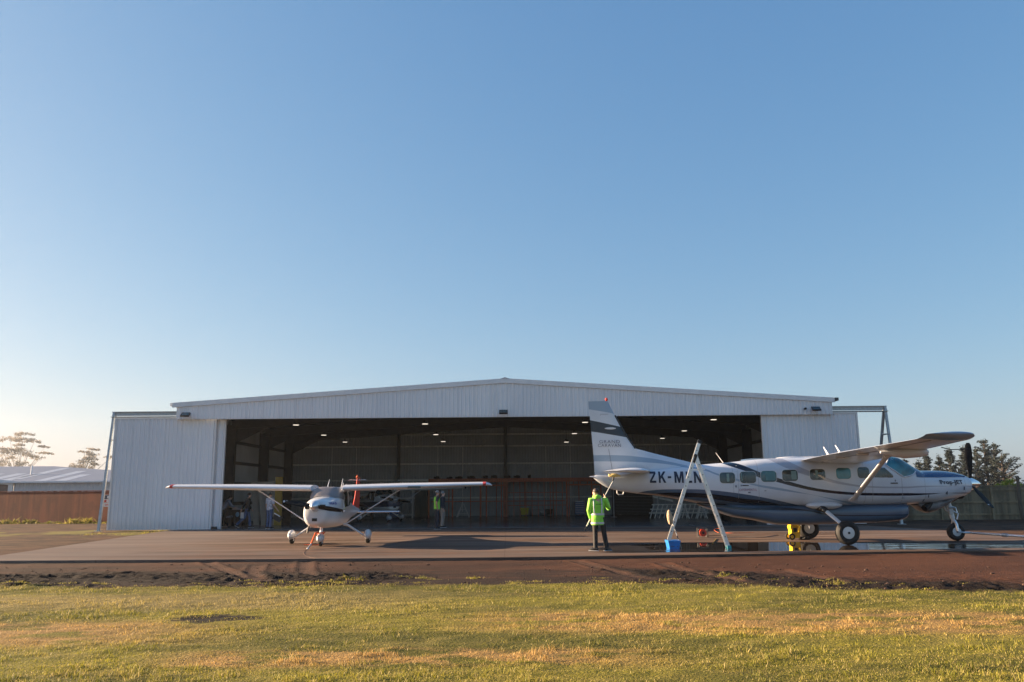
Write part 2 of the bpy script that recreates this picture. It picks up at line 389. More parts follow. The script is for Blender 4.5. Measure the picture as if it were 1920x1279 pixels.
# ============================================================ world, sun, camera
SUN_EL=R(SUN_EL_D); 
def setup_world():
    w=bpy.data.worlds.new("World"); scene.world=w; w.use_nodes=True; nt=w.node_tree
    bg=nt.nodes['Background']; sky=nt.nodes.new('ShaderNodeTexSky'); sky.sky_type='NISHITA'; sky.sun_disc=False
    # light travels from -X (13 deg behind the hangar front) : sun direction vector
    az=R(SUN_AZ_D)   # angle behind the hangar plane
    sd=Vector((-math.cos(az)*math.cos(SUN_EL),math.sin(az)*math.cos(SUN_EL),math.sin(SUN_EL)))
    sky.sun_elevation=SUN_EL; sky.sun_rotation=math.atan2(sd.x,sd.y)
    sky.air_density=SKY_AIR; sky.dust_density=SKY_DUST; sky.ozone_density=SKY_OZ; sky.altitude=0
    sp=nt.nodes.new('ShaderNodeSeparateColor'); cb=nt.nodes.new('ShaderNodeCombineColor'); nt.links.new(sky.outputs[0],sp.inputs[0])
    for i in range(3):   # per-channel gamma and gain that grade the sky colour
        a=mth(nt,'MULTIPLY',sp.outputs[i],0.1); a=mth(nt,'POWER',a,SKY_G[i]); a=mth(nt,'MULTIPLY',a,SKY_K[i]/(2**EXPO*SKY_STR)); nt.links.new(a,cb.inputs[i])
    nt.links.new(cb.outputs[0],bg.inputs[0]); bg.inputs[1].default_value=SKY_STR
    l=bpy.data.lights.new('sun','SUN'); l.energy=SUN_STR; l.angle=R(0.5); l.color=(1.0,0.74,0.48)
    o=bpy.data.objects.new('sun',l); COL.objects.link(o); o.rotation_euler=(-sd).to_track_quat('-Z','Y').to_euler(); o.location=(-30,10,30)
def setup_camera():
    c=bpy.data.cameras.new('camera'); c.sensor_width=36; c.lens=36*F/1920; c.clip_start=0.1; c.clip_end=3000
    o=bpy.data.objects.new('camera',c); COL.objects.link(o); o.location=CAM
    m=Matrix((RT,UP,-FW)).transposed(); o.rotation_euler=m.to_euler(); scene.camera=o
    v=scene.view_settings; v.view_transform='Standard'; v.look='None'; v.exposure=EXPO; v.gamma=1
    scene.render.resolution_x=1024; scene.render.resolution_y=682
# ============================================================ ground
def vnoise(x,y,seed):
    r=np.random.default_rng(seed).random((256,256)); xi=np.floor(x).astype(int); yi=np.floor(y).astype(int)
    fx=x-xi; fy=y-yi; fx=fx*fx*(3-2*fx); fy=fy*fy*(3-2*fy)
    a=r[xi%256,yi%256]; b=r[(xi+1)%256,yi%256]; c=r[xi%256,(yi+1)%256]; d=r[(xi+1)%256,(yi+1)%256]
    return (a*(1-fx)+b*fx)*(1-fy)+(c*(1-fx)+d*fx)*fy
def fbm(x,y,s,seed,o=4):
    t=0;a=1;n=0
    for k in range(o): t=t+a*(vnoise(x*s+17.3*k+1000,y*s+9.1*k+1000,seed+k)-0.5); n+=a; a*=0.5; s*=2.07
    return t/n*2
def grass_edge(x):   # y where lawn ends and bare earth starts
    return 16.55+0.0*x-np.clip(x-2.5,0,5)*0.36-np.clip(x-7.5,0,20)*0.05+0.25*np.clip(-x-6,0,20)*0.3+0.35*fbm(x,x*0,0.35,5,3)+0.10*fbm(x,x*0,2.5,9,3)
APRON=[(-14.5,22.55),(0.0,22.1),(12.0,23.05),(24,23.4),(19.5,27.5),(16.4,40.15),(-16.3,40.15)]
def in_poly(x,y,poly):
    c=np.zeros(x.shape,bool); n=len(poly)
    for i in range(n):
        x1,y1=poly[i]; x2,y2=poly[(i+1)%n]
        if y1==y2: continue
        k=((y1>y)!=(y2>y))&(x<(x2-x1)*(y-y1)/(y2-y1)+x1); c^=k
    return c
TRACKS=[((-7.97,22.4),(-6.58,19.86),(-5.34,17.6)),((-6.31,21.4),(-5.76,19.14),(-5.0,17.3)),((-5.33,22.3),(-4.71,19.67),(-4.19,18.2)),((3.76,21.0),(3.93,18.6),(4.6,16.2)),((6.02,18.9),(6.2,17.4),(6.5,15.9)),((1.7,21.9),(2.2,19.5),(2.8,17.0))]
def tilled(X,Y):
    n=1.2*fbm(X*0.5,Y,0.9,81,4)
    r=np.clip((X-2.0)/5.0,0,1); yr=19.3-4.0*r; a=np.clip((X-1.6)/1.0,0,1)*np.clip((10.5-X)/2.0,0,1)*np.clip(1-np.abs(Y-yr+n)/0.75,0,1)
    b=np.clip((-1.5-X)/1.5,0,1)*np.clip(1-np.abs(Y-18.35+n)/0.85,0,1)
    return np.clip(np.maximum(a,b)*2,0,1)
def ground_h(X,Y):
    ge=grass_edge(X); apf=np.where(X<0,22.1-0.031*X,22.1+0.08*X)
    dirt=np.clip((Y-ge)/0.5,0,1)*(1-np.clip((Y-apf)/0.3,0,1))
    ruts=np.clip((apf-0.9-Y)/1.2,0,1)*np.clip((Y-ge+0.6)/0.8,0,1)      # churned earth beside the lawn
    z=-0.075+0*X
    z=z+0.010*fbm(X,Y,3,21,3)*dirt+ruts*(0.035*np.abs(fbm(X*0.6,Y,1.6,31,5))+0.030*fbm(X*0.30,Y,1.3,33,4)+0.035*fbm(X,Y,7,35,3))*np.clip(0.5+2.2*fbm(X,Y*0.5,0.22,37,2),0,1.3)*np.exp(-np.clip(Y-ge,0,9)/2.0)*1.5
    z=z+(1-np.clip((Y-ge)/0.5,0,1))*(0.015*fbm(X,Y,0.7,41,3)+0.022*fbm(X*0.6,Y,5,43,3))
    T=tilled(X,Y)*dirt; z=z+T*(0.012+0.02*np.abs(fbm(X,Y,2.2,91,3))+0.055*np.abs(fbm(X,Y*1.2,6.5,93,2))+0.022*fbm(X,Y,9,95,1))
    for (xa,ya),(xb,yb),(xc_,yc_) in TRACKS:     # wheel tracks curving over the earth
        t=np.clip((Y-yc_)/(ya-yc_),0,1); xl=np.where(Y>yb,xb+(xa-xb)*(Y-yb)/(ya-yb),xc_+(xb-xc_)*(Y-yc_)/(yb-yc_)); d=np.abs(X-xl); on=((Y<ya)&(Y>yc_))*dirt
        z=z*(1-0.75*np.exp(-(d/0.16)**2)*on)-0.085*0.75*np.exp(-(d/0.16)**2)*on+0.02*np.exp(-((d-0.24)/0.07)**2)*on
    return z
def make_ground():
    def axis(lo,hi,c0,c1,step,grow=1.18):
        a=list(np.arange(c0,c1,step)); s=step; v=a[-1]
        while v<hi: s*=grow; v+=s; a.append(v)
        s=step; v=a[0]; b=[]
        while v>lo: s*=grow; v-=s; b.append(v)
        return np.array(b[::-1]+a)
    xs=axis(-1500,1500,-16,17,0.055); ys=axis(-300,2500,6.5,24.0,0.05)
    X,Y=np.meshgrid(xs,ys); Z=ground_h(X,Y)
    far=np.clip((Y-24)/2,0,1)
    ap=in_poly(X,Y,APRON); hang=(X>-16.2)&(X<16.1)&(Y>39.9)&(Y<61)
    Zf=-0.03+0.014*fbm(X,Y,0.8,51,3)+0.022*fbm(X,Y,3.0,55,2)*(X<-14)
    near_left=np.clip((Y-22.3)/1.0,0,1)
    Z=np.where(ap|hang,-0.2,Z*(1-near_left)+Zf*near_left)
    n,m=X.shape; V=np.stack([X,Y,Z],-1).reshape(-1,3)
    i=np.arange(n-1)[:,None]*m+np.arange(m-1)[None,:]; Fa=np.stack([i,i+1,i+m+1,i+m],-1).reshape(-1,4)
    o=npmesh('ground',V,Fa,ground_mat(),smooth=True); tag(o,kind='structure')
def pos_nodes(nt):
    g=N(nt,'NewGeometry'); sx=N(nt,'SeparateXYZ'); L(nt,g.outputs['Position'],sx.inputs[0]); return g,sx
def mth(nt,op,a,b=None,c=None,clamp=False):
    n=N(nt,'Math',operation=op); n.use_clamp=clamp
    for i,v in enumerate((a,b,c)):
        if v is None: continue
        if isinstance(v,(int,float)): n.inputs[i].default_value=v
        else: L(nt,v,n.inputs[i])
    return n.outputs[0]
def sstep(nt,v,a,b):
    n=N(nt,'MapRange',interpolation_type='SMOOTHSTEP'); L(nt,v,n.inputs['Value']); n.inputs['From Min'].default_value=a; n.inputs['From Max'].default_value=b; return n.outputs[0]
def noise(nt,vec,scale,detail=4,st=(1,1,1),rough=0.55,loc=(0,0,0)):
    mp=N(nt,'Mapping'); mp.inputs['Scale'].default_value=st; mp.inputs['Location'].default_value=loc; L(nt,vec,mp.inputs['Vector'])
    n=N(nt,'TexNoise',i_Scale=scale,i_Detail=float(detail),i_Roughness=rough); L(nt,mp.outputs[0],n.inputs['Vector']); return n.outputs['Fac']
def mixc(nt,f,a,b):
    n=N(nt,'Mix',data_type='RGBA')
    if isinstance(f,(int,float)): n.inputs['Factor'].default_value=f
    else: L(nt,f,n.inputs['Factor'])
    for k,v in(('A',a),('B',b)):
        if isinstance(v,tuple): n.inputs[k].default_value=rgb(v)
        else: L(nt,v,n.inputs[k])
    return n.outputs['Result']
def gauss(nt,v,c,w):   # bump of height 1 at c
    d=mth(nt,'ABSOLUTE',mth(nt,'SUBTRACT',v,c)); return mth(nt,'SUBTRACT',1.0,sstep(nt,d,w*0.35,w))
def turf_color(nt,g,sx):
    pos=g.outputs['Position']
    n1=noise(nt,pos,0.55,4,(0.30,1.0,1)); n2=noise(nt,pos,2.6,4,(0.5,1,1)); n3=noise(nt,pos,0.28,3,(0.35,1,1),loc=(3,7,0))
    green=(0.155,0.160,0.016); straw=(0.46,0.36,0.10); tan=(0.62,0.37,0.13); lime=(0.325,0.295,0.030)
    base=mixc(nt,sstep(nt,n1,0.40,0.60),green,lime)
    base=mixc(nt,mth(nt,'MULTIPLY',sstep(nt,n2,0.45,0.65),0.35),base,straw)
    # dry bands: explicit positions of the worn strips
    X=sx.outputs['X']; Y=sx.outputs['Y']; wob=mth(nt,'MULTIPLY_ADD',n3,3.0,-1.5); Yw=mth(nt,'ADD',Y,mth(nt,'MULTIPLY',wob,0.6))
    dry=mth(nt,'MULTIPLY',gauss(nt,mth(nt,'ADD',Yw,mth(nt,'MULTIPLY',X,0.10)),12.0,1.5),sstep(nt,X,-1.6,1.0))
    dry2=mth(nt,'MULTIPLY',gauss(nt,Yw,9.35,0.55),mth(nt,'MULTIPLY',sstep(nt,X,-4.2,-3.0),mth(nt,'SUBTRACT',1.0,sstep(nt,X,0.3,2.4))))
    dry3=mth(nt,'MULTIPLY',gauss(nt,Yw,11.2,1.2),mth(nt,'SUBTRACT',1.0,sstep(nt,X,-6.0,-2.8)))
    d=mth(nt,'MAXIMUM',dry,mth(nt,'MAXIMUM',dry2,dry3)); d=mth(nt,'MULTIPLY',d,sstep(nt,n2,0.34,0.52))
    base=mixc(nt,mth(nt,'MULTIPLY',d,0.88),base,tan)
    pale=mth(nt,'MULTIPLY',gauss(nt,Yw,14.4,1.6),mth(nt,'SUBTRACT',1.0,sstep(nt,X,-4.0,0.5)))
    base=mixc(nt,mth(nt,'MULTIPLY',pale,0.7),base,(0.40,0.31,0.12))
    return base
def ground_mat():
    m,nt,b=nmat('earth_and_turf'); g,sx=pos_nodes(nt); pos=g.outputs['Position']; X=sx.outputs['X']; Y=sx.outputs['Y']
    turf=turf_color(nt,g,sx)
    e1=noise(nt,pos,0.7,5,(0.35,1,1)); e2=noise(nt,pos,6,5)
    earth=mixc(nt,sstep(nt,e1,0.38,0.62),(0.034,0.016,0.010),(0.070,0.031,0.018))
    rust=mth(nt,'MULTIPLY',sstep(nt,X,-2,6),0.45); earth=mixc(nt,rust,earth,(0.088,0.033,0.017))
    earth=mixc(nt,mth(nt,'MULTIPLY',sstep(nt,e2,0.5,0.75),0.35),earth,(0.030,0.018,0.014)); earth0=earth
    # lawn limit, same shape as the displaced sheet
    gx=noise(nt,pos,0.5,4,(1,0.15,1)); lim=mth(nt,'MULTIPLY_ADD',mth(nt,'SUBTRACT',gx,0.5),1.0,16.5)
    lim=mth(nt,'SUBTRACT',lim,mth(nt,'MULTIPLY',mth(nt,'MINIMUM',mth(nt,'MAXIMUM',mth(nt,'SUBTRACT',X,2.5),0.0),5.0),0.36))
    lim=mth(nt,'SUBTRACT',lim,mth(nt,'MULTIPLY',mth(nt,'MAXIMUM',mth(nt,'SUBTRACT',X,7.5),0.0),0.05))
    lim=mth(nt,'ADD',lim,mth(nt,'MULTIPLY',mth(nt,'MAXIMUM',mth(nt,'SUBTRACT',-6.0,X),0.0),0.075))
    dk=mth(nt,'SUBTRACT',1.0,sstep(nt,mth(nt,'ADD',mth(nt,'ADD',mth(nt,'SUBTRACT',Y,lim),mth(nt,'MULTIPLY_ADD',e1,9.0,-4.5)),mth(nt,'MULTIPLY',sstep(nt,X,4.0,11.0),2.2)),1.2,3.6)); earth=mixc(nt,mth(nt,'MULTIPLY',dk,0.85),earth,(0.022,0.014,0.011))
    bare=sstep(nt,mth(nt,'SUBTRACT',Y,lim),-0.25,0.15)
    # small bare scrape in the lawn
    dx=mth(nt,'DIVIDE',mth(nt,'ADD',X,4.15),0.62); dy=mth(nt,'DIVIDE',mth(nt,'SUBTRACT',Y,12.35),0.30)
    rr=mth(nt,'ADD',mth(nt,'MULTIPLY',dx,dx),mth(nt,'MULTIPLY',dy,dy)); rr=mth(nt,'ADD',rr,mth(nt,'MULTIPLY_ADD',noise(nt,pos,3.5,5,(0.5,1.3,1)),5.0,-2.5))
    scr=mth(nt,'SUBTRACT',1.0,sstep(nt,rr,0.5,1.3)); bare=mth(nt,'MAXIMUM',bare,scr)
    # tilled dark soil and pale compacted wheel tracks
    tn=mth(nt,'MULTIPLY_ADD',noise(nt,pos,1.2,4,(0.5,1,1)),1.2,-0.6)
    yr=mth(nt,'MULTIPLY_ADD',mth(nt,'MULTIPLY',mth(nt,'SUBTRACT',X,2.0),0.2,clamp=True),-4.0,19.3)
    ta=mth(nt,'MULTIPLY',gauss(nt,mth(nt,'ADD',mth(nt,'SUBTRACT',Y,yr),tn),0.0,1.7),mth(nt,'MULTIPLY',sstep(nt,X,1.4,2.6),mth(nt,'SUBTRACT',1.0,sstep(nt,X,8.5,10.5))))
    tb=mth(nt,'MULTIPLY',gauss(nt,mth(nt,'ADD',Y,tn),18.3,2.0),mth(nt,'SUBTRACT',1.0,sstep(nt,X,-3.0,-1.5)))
    earthf=None
    earth=mixc(nt,mth(nt,'MULTIPLY',mth(nt,'MAXIMUM',ta,tb),0.9),earth,(0.013,0.009,0.007))
    for (xa,ya),(xb,yb),(xc_,yc_) in TRACKS:
        k1=(xa-xb)/(ya-yb); k2=(xb-xc_)/(yb-yc_); l1=mth(nt,'MULTIPLY_ADD',mth(nt,'MAXIMUM',mth(nt,'SUBTRACT',Y,yb),0.0),k1,xb); l2=mth(nt,'MULTIPLY',mth(nt,'MINIMUM',mth(nt,'SUBTRACT',Y,yb),0.0),k2)
        f=gauss(nt,mth(nt,'SUBTRACT',X,mth(nt,'ADD',l1,l2)),0.0,0.22); f=mth(nt,'MULTIPLY',f,mth(nt,'MULTIPLY',sstep(nt,Y,yc_,yc_+0.5),mth(nt,'SUBTRACT',1.0,sstep(nt,Y,ya-0.4,ya))))
        earth=mixc(nt,mth(nt,'MULTIPLY',f,mth(nt,'MULTIPLY',sstep(nt,e2,0.35,0.5),0.75)),earth,(0.085,0.046,0.031))
    far=sstep(nt,Y,24,30); earthf=mixc(nt,mth(nt,'MULTIPLY',far,0.8),earth,mixc(nt,sstep(nt,noise(nt,pos,1.6,5,(0.4,1,1)),0.42,0.58),(0.030,0.017,0.010),(0.095,0.052,0.030)))
    under=mixc(nt,0.6,turf,(0.04,0.028,0.014))
    vf=sstep(nt,Y,80,120); wv=noise(nt,pos,0.5,4)
    weeds=mth(nt,'MULTIPLY',sstep(nt,mth(nt,'SUBTRACT',wv,mth(nt,'MULTIPLY',sstep(nt,mth(nt,'ABSOLUTE',mth(nt,'SUBTRACT',Y,39.0)),0.5,5.0),0.25)),0.42,0.52),mth(nt,'MULTIPLY',far,mth(nt,'SUBTRACT',1.0,sstep(nt,X,-14.5,-13.5))))
    earthf=mixc(nt,mth(nt,'MULTIPLY',weeds,0.7),earthf,(0.16,0.15,0.03))
    col=mixc(nt,scr,mixc(nt,bare,under,earthf),(0.012,0.010,0.008)); col=mixc(nt,vf,col,(0.06,0.08,0.03))
    L(nt,col,b.inputs['Base Color']); b.inputs['Roughness'].default_value=0.95; b.inputs['Specular IOR Level'].default_value=0.15
    bn=noise(nt,pos,28,5); bp=N(nt,'Bump',i_Strength=0.9,i_Distance=0.03); L(nt,bn,bp.inputs['Height']); L(nt,bp.outputs[0],b.inputs['Normal'])
    return m
def grass_mat():
    m,nt,b=nmat('grass_blades'); g,sx=pos_nodes(nt); turf=turf_color(nt,g,sx)
    a=N(nt,'Attribute',attribute_name='rnd'); r=a.outputs['Fac']
    c=mixc(nt,sstep(nt,r,0.55,1.0),turf,(0.46,0.36,0.15)); c=mixc(nt,mth(nt,'MULTIPLY',sstep(nt,mth(nt,'SUBTRACT',1.0,r),0.6,1.0),0.6),c,(0.05,0.075,0.012))
    L(nt,c,b.inputs['Base Color']); b.inputs['Roughness'].default_value=0.6; b.inputs['Specular IOR Level'].default_value=0.25
    tr=N(nt,'BsdfTranslucent'); L(nt,c,tr.inputs['Color']); ms=N(nt,'MixShader'); ms.inputs[0].default_value=0.35
    L(nt,b.outputs[0],ms.inputs[1]); L(nt,tr.outputs[0],ms.inputs[2]); L(nt,ms.outputs[0],nt.nodes['Material Output'].inputs['Surface'])
    return m
def blades(n,xf,hmin,hmax,wid,seed,name,label,m):
    rng=np.random.default_rng(seed); x,y=xf(rng,n); n=len(x)
    z=ground_h(x,y)-0.004; clump=0.4+1.25*np.clip(0.45+1.3*fbm(x,y*1.0,1.4,61,3),0,1)*np.clip(0.5+1.6*fbm(x,y,7,63,2),0.15,1.5)
    h=rng.uniform(hmin,hmax,n)*clump; a=rng.uniform(0,2*np.pi,n); w=wid*rng.uniform(0.6,1.3,n)*(0.7+0.03*y)
    lean=rng.uniform(0.2,1.1,n)*h; la=rng.uniform(0,2*np.pi,n)
    cx,sy=np.cos(a)*w/2,np.sin(a)*w/2; lx,ly=np.cos(la)*lean,np.sin(la)*lean
    b0=np.stack([x-cx,y-sy,z],-1); b1=np.stack([x+cx,y+sy,z],-1)
    m0=np.stack([x-cx*.7+lx*.4,y-sy*.7+ly*.4,z+h*.6],-1); m1=np.stack([x+cx*.7+lx*.4,y+sy*.7+ly*.4,z+h*.6],-1)
    t=np.stack([x+lx,y+ly,z+h],-1)
    V=np.stack([b0,b1,m1,m0,t],1).reshape(-1,3); i=np.arange(n)*5
    T=np.concatenate([np.stack([i,i+1,i+2],-1),np.stack([i,i+2,i+3],-1),np.stack([i+3,i+2,i+4],-1)])
    o=npmesh(name,V,T,m,attr=np.repeat(rng.random(n),5)); return tag(o,label,'grass',kind='stuff')
def make_grass():
    def field(rng,n):
        # density falls with distance
        y=7.0+(rng.random(n)**1.25)*10.6; x=rng.uniform(-1,1,n)*(0.66*y+0.8)
        ge=grass_edge(x); k=(y<ge-0.02+rng.normal(0,0.14,n)); d=((x+4.15)/0.6)**2+((y-12.35)/0.28)**2+2.2*fbm(x*.5,y,3.5,88,3); k&=d>0.55+0.5*rng.random(n)
        thin=fbm(x*0.5,y,1.1,71,3)+0.6*fbm(x,y,6,73,2); k&=(rng.random(n)<np.clip(0.75+thin*1.5,0.10,1)); return x[k],y[k]
    blades(NGRASS,field,0.010,0.048,0.007,3,'lawn','short patchy green and straw coloured lawn covering the whole foreground',grass_mat())
    def tufts(rng,n):
        c=rng.uniform(0,1,(70,2)); cx=c[:,0]*34-17; cy=grass_edge(cx)+0.15+np.abs(rng.normal(0,0.45,70)); k=rng.integers(0,70,n)
        x=cx[k]+rng.normal(0,0.10,n); y=cy[k]+rng.normal(0,0.06,n); return x,y
    blades(6000,tufts,0.015,0.045,0.008,5,'weeds','sparse weed tufts on the dark earth along the lawn edge',grass_mat())
    def tl(rng,n):
        t=rng.random(n); x=-18.6+t*3.6+rng.normal(0,.35,n)*(1-t*0.3); y=38.4+1.9*rng.random(n)*(0.4+0.6*t)-3.5*(1-t)*rng.random(n)**2
        k=~in_poly(x,y,[(p[0]-0.05 if p[0]<0 else p[0],p[1]) for p in APRON]); return x[k],y[k]
    rng=np.random.default_rng(8)
    o=blades(7000,tl,0.03,0.09,0.012,11,'weeds','yellow green weeds beside the slab at the left hangar door',grass_mat())
    def tf(rng,n):
        x=rng.uniform(-34,-20,n); y=53.3+(x+31)*-0.15+rng.normal(0,0.15,n); return x,y
    blades(6000,tf,0.08,0.28,0.03,12,'weeds','dark green weeds along the foot of the brown fence',grass_mat())
def make_stones():
    mb=MB(); rng=random.Random(4)
    for k in range(500):
        x=rng.uniform(-15,15); y=float(grass_edge(np.array([x]))[0])+rng.random()**1.3*5.2; 
        if y>22: continue
        r=rng.uniform(0.008,0.035)*(1.3 if rng.random()<0.1 else 0.8); z=float(ground_h(np.array([x]),np.array([y]))[0])
        mb.ell((x,y,z+r*0.2),(r*rng.uniform(.8,1.5),r,r*.7),5,3)
    o=mb.build('clods',mat('earth_clods',(0.085,0.045,0.030),0.95,var=0.3,scale=9)); tag(o,'loose dark clods of earth scattered between lawn and slab','earth',kind='stuff')
def apron_mat():
    m,nt,b=nmat('stained_concrete'); g,sx=pos_nodes(nt); pos=g.outputs['Position']; X=sx.outputs['X']; Y=sx.outputs['Y']
    s1=noise(nt,pos,0.55,5,(0.22,1.0,1)); s2=noise(nt,pos,2.2,5,(0.35,1,1)); s3=noise(nt,pos,22,3)
    c=mixc(nt,sstep(nt,s1,0.36,0.64),(0.105,0.073,0.056),(0.140,0.110,0.094))
    c=mixc(nt,mth(nt,'MULTIPLY',sstep(nt,s2,0.46,0.66),0.6),c,(0.165,0.090,0.058))
    s4=noise(nt,pos,1.5,5,(0.10,1.0,1),loc=(5,2,0)); c=mixc(nt,mth(nt,'MULTIPLY',sstep(nt,s4,0.50,0.62),0.7),c,(0.050,0.035,0.029)); s5=noise(nt,pos,1.1,4,(0.10,1.0,1),loc=(1,9,0)); c=mixc(nt,mth(nt,'MULTIPLY',sstep(nt,s5,0.52,0.66),0.8),c,(0.215,0.160,0.130))
    c=mixc(nt,mth(nt,'MULTIPLY',sstep(nt,s3,0.4,0.8),0.15),c,(0.12,0.09,0.07))
    lft=mth(nt,'MULTIPLY',mth(nt,'SUBTRACT',1.0,sstep(nt,X,-13.0,-7.0)),0.5); c=mixc(nt,lft,c,(0.20,0.170,0.15))
    # saw-cut joints every 5 m
    def joint(v,o,p):
        f=mth(nt,'FRACT',mth(nt,'DIVIDE',mth(nt,'ADD',v,o),p)); d=mth(nt,'ABSOLUTE',mth(nt,'SUBTRACT',f,0.5)); return mth(nt,'LESS_THAN',d,0.011/p)
    jt=mth(nt,'MAXIMUM',joint(X,100.0,5.4),joint(Y,100.0,5.7)); c=mixc(nt,mth(nt,'MULTIPLY',jt,0.6),c,(0.07,0.05,0.04))
    # wash water: puddles (mirror) inside a damp patch
    w1=noise(nt,pos,0.75,4,(0.30,1.0,1),loc=(2,1,0)); w2=noise(nt,pos,2.2,4,(0.16,1,1))
    lo=mth(nt,'ADD',22.95,mth(nt,'MULTIPLY',X,0.055)); 
    band=mth(nt,'MULTIPLY',sstep(nt,mth(nt,'SUBTRACT',Y,lo),0.0,0.35),mth(nt,'SUBTRACT',1.0,sstep(nt,mth(nt,'ADD',Y,mth(nt,'MULTIPLY',mth(nt,'MAXIMUM',mth(nt,'SUBTRACT',X,8.5),0.0),0.32)),27.1,28.0)))
    band=mth(nt,'MULTIPLY',band,mth(nt,'MULTIPLY',sstep(nt,X,2.0,3.6),mth(nt,'SUBTRACT',1.0,sstep(nt,X,16.0,18.5))))
    wet=sstep(nt,mth(nt,'ADD',mth(nt,'ADD',band,mth(nt,'MULTIPLY_ADD',w1,1.7,-0.85)),mth(nt,'MULTIPLY_ADD',w2,0.8,-0.4)),0.42,0.56)
    pud=sstep(nt,mth(nt,'ADD',mth(nt,'MULTIPLY',band,sstep(nt,X,3.0,5.5)),mth(nt,'ADD',mth(nt,'MULTIPLY_ADD',w2,1.5,-0.75),mth(nt,'MULTIPLY_ADD',w1,1.0,-0.5))),0.55,0.68)
    damp=sstep(nt,mth(nt,'ADD',band,mth(nt,'MULTIPLY_ADD',w1,1.4,-0.7)),0.15,0.5)
    c=mixc(nt,mth(nt,'MULTIPLY',damp,0.45),c,(0.07,0.045,0.032)); c=mixc(nt,wet,c,(0.028,0.022,0.019))
    L(nt,c,b.inputs['Base Color'])
    pud=mth(nt,'MULTIPLY',pud,wet); r=mth(nt,'MULTIPLY_ADD',wet,-0.42,0.72); r=mth(nt,'MAXIMUM',mth(nt,'SUBTRACT',r,mth(nt,'MULTIPLY',pud,0.6)),0.015); L(nt,r,b.inputs['Roughness'])
    L(nt,mth(nt,'MULTIPLY_ADD',wet,0.45,0.05),b.inputs['Specular IOR Level'])
    rip=noise(nt,pos,1.6,3,(0.35,1.6,1)); ripx=mth(nt,'MULTIPLY',rip,mth(nt,'MULTIPLY_ADD',sstep(nt,X,9.5,11.5),8.0,0.35))
    hgt=mth(nt,'ADD',mth(nt,'MULTIPLY',mth(nt,'SUBTRACT',1.0,pud),s3),mth(nt,'MULTIPLY',pud,ripx)); bp=N(nt,'Bump',i_Strength=0.25,i_Distance=0.01); L(nt,hgt,bp.inputs['Height']); L(nt,bp.outputs[0],b.inputs['Normal'])
    return m
def make_apron():
    mb=MB(); mb.prism(APRON,-0.14,0.0,'Z'); o=mb.build('concrete_apron',apron_mat(),smooth=0); tag(o,kind='structure')
# ============================================================ hangar
HX0,HX1,HY0,HY1=-16.25,16.05,40.4,60.6; HC=-0.1
def roofz(x,base=6.0): return base+(1-abs(x-HC)/16.15)*1.08
def corr(mb,x0,x1,zb,zt,y,pitch=0.2,depth=0.035,axis='X',sgn=-1,flat=0.62,thick=0.0):
    """trapezoidal cladding: zb, zt functions of the run coordinate; ribs stand out by depth along sgn"""
    pts=[]; x=x0
    while x<x1-1e-6:
        for f,d in((0,0),(flat,0),(flat+0.09,1),(0.91,1)):
            q=x+pitch*f
            if q<x1: pts.append((q,d))
        x+=pitch
    pts.append((x1,0)); vs=[]
    for q,d in pts:
        yy=y+sgn*depth*d
        for z in(zb(q),zt(q)): vs.append((q,yy,z) if axis=='X' else (yy,q,z))
    fs=[(2*i,2*i+1,2*i+3,2*i+2) for i in range(len(pts)-1)]
    return mb.add(vs,fs)
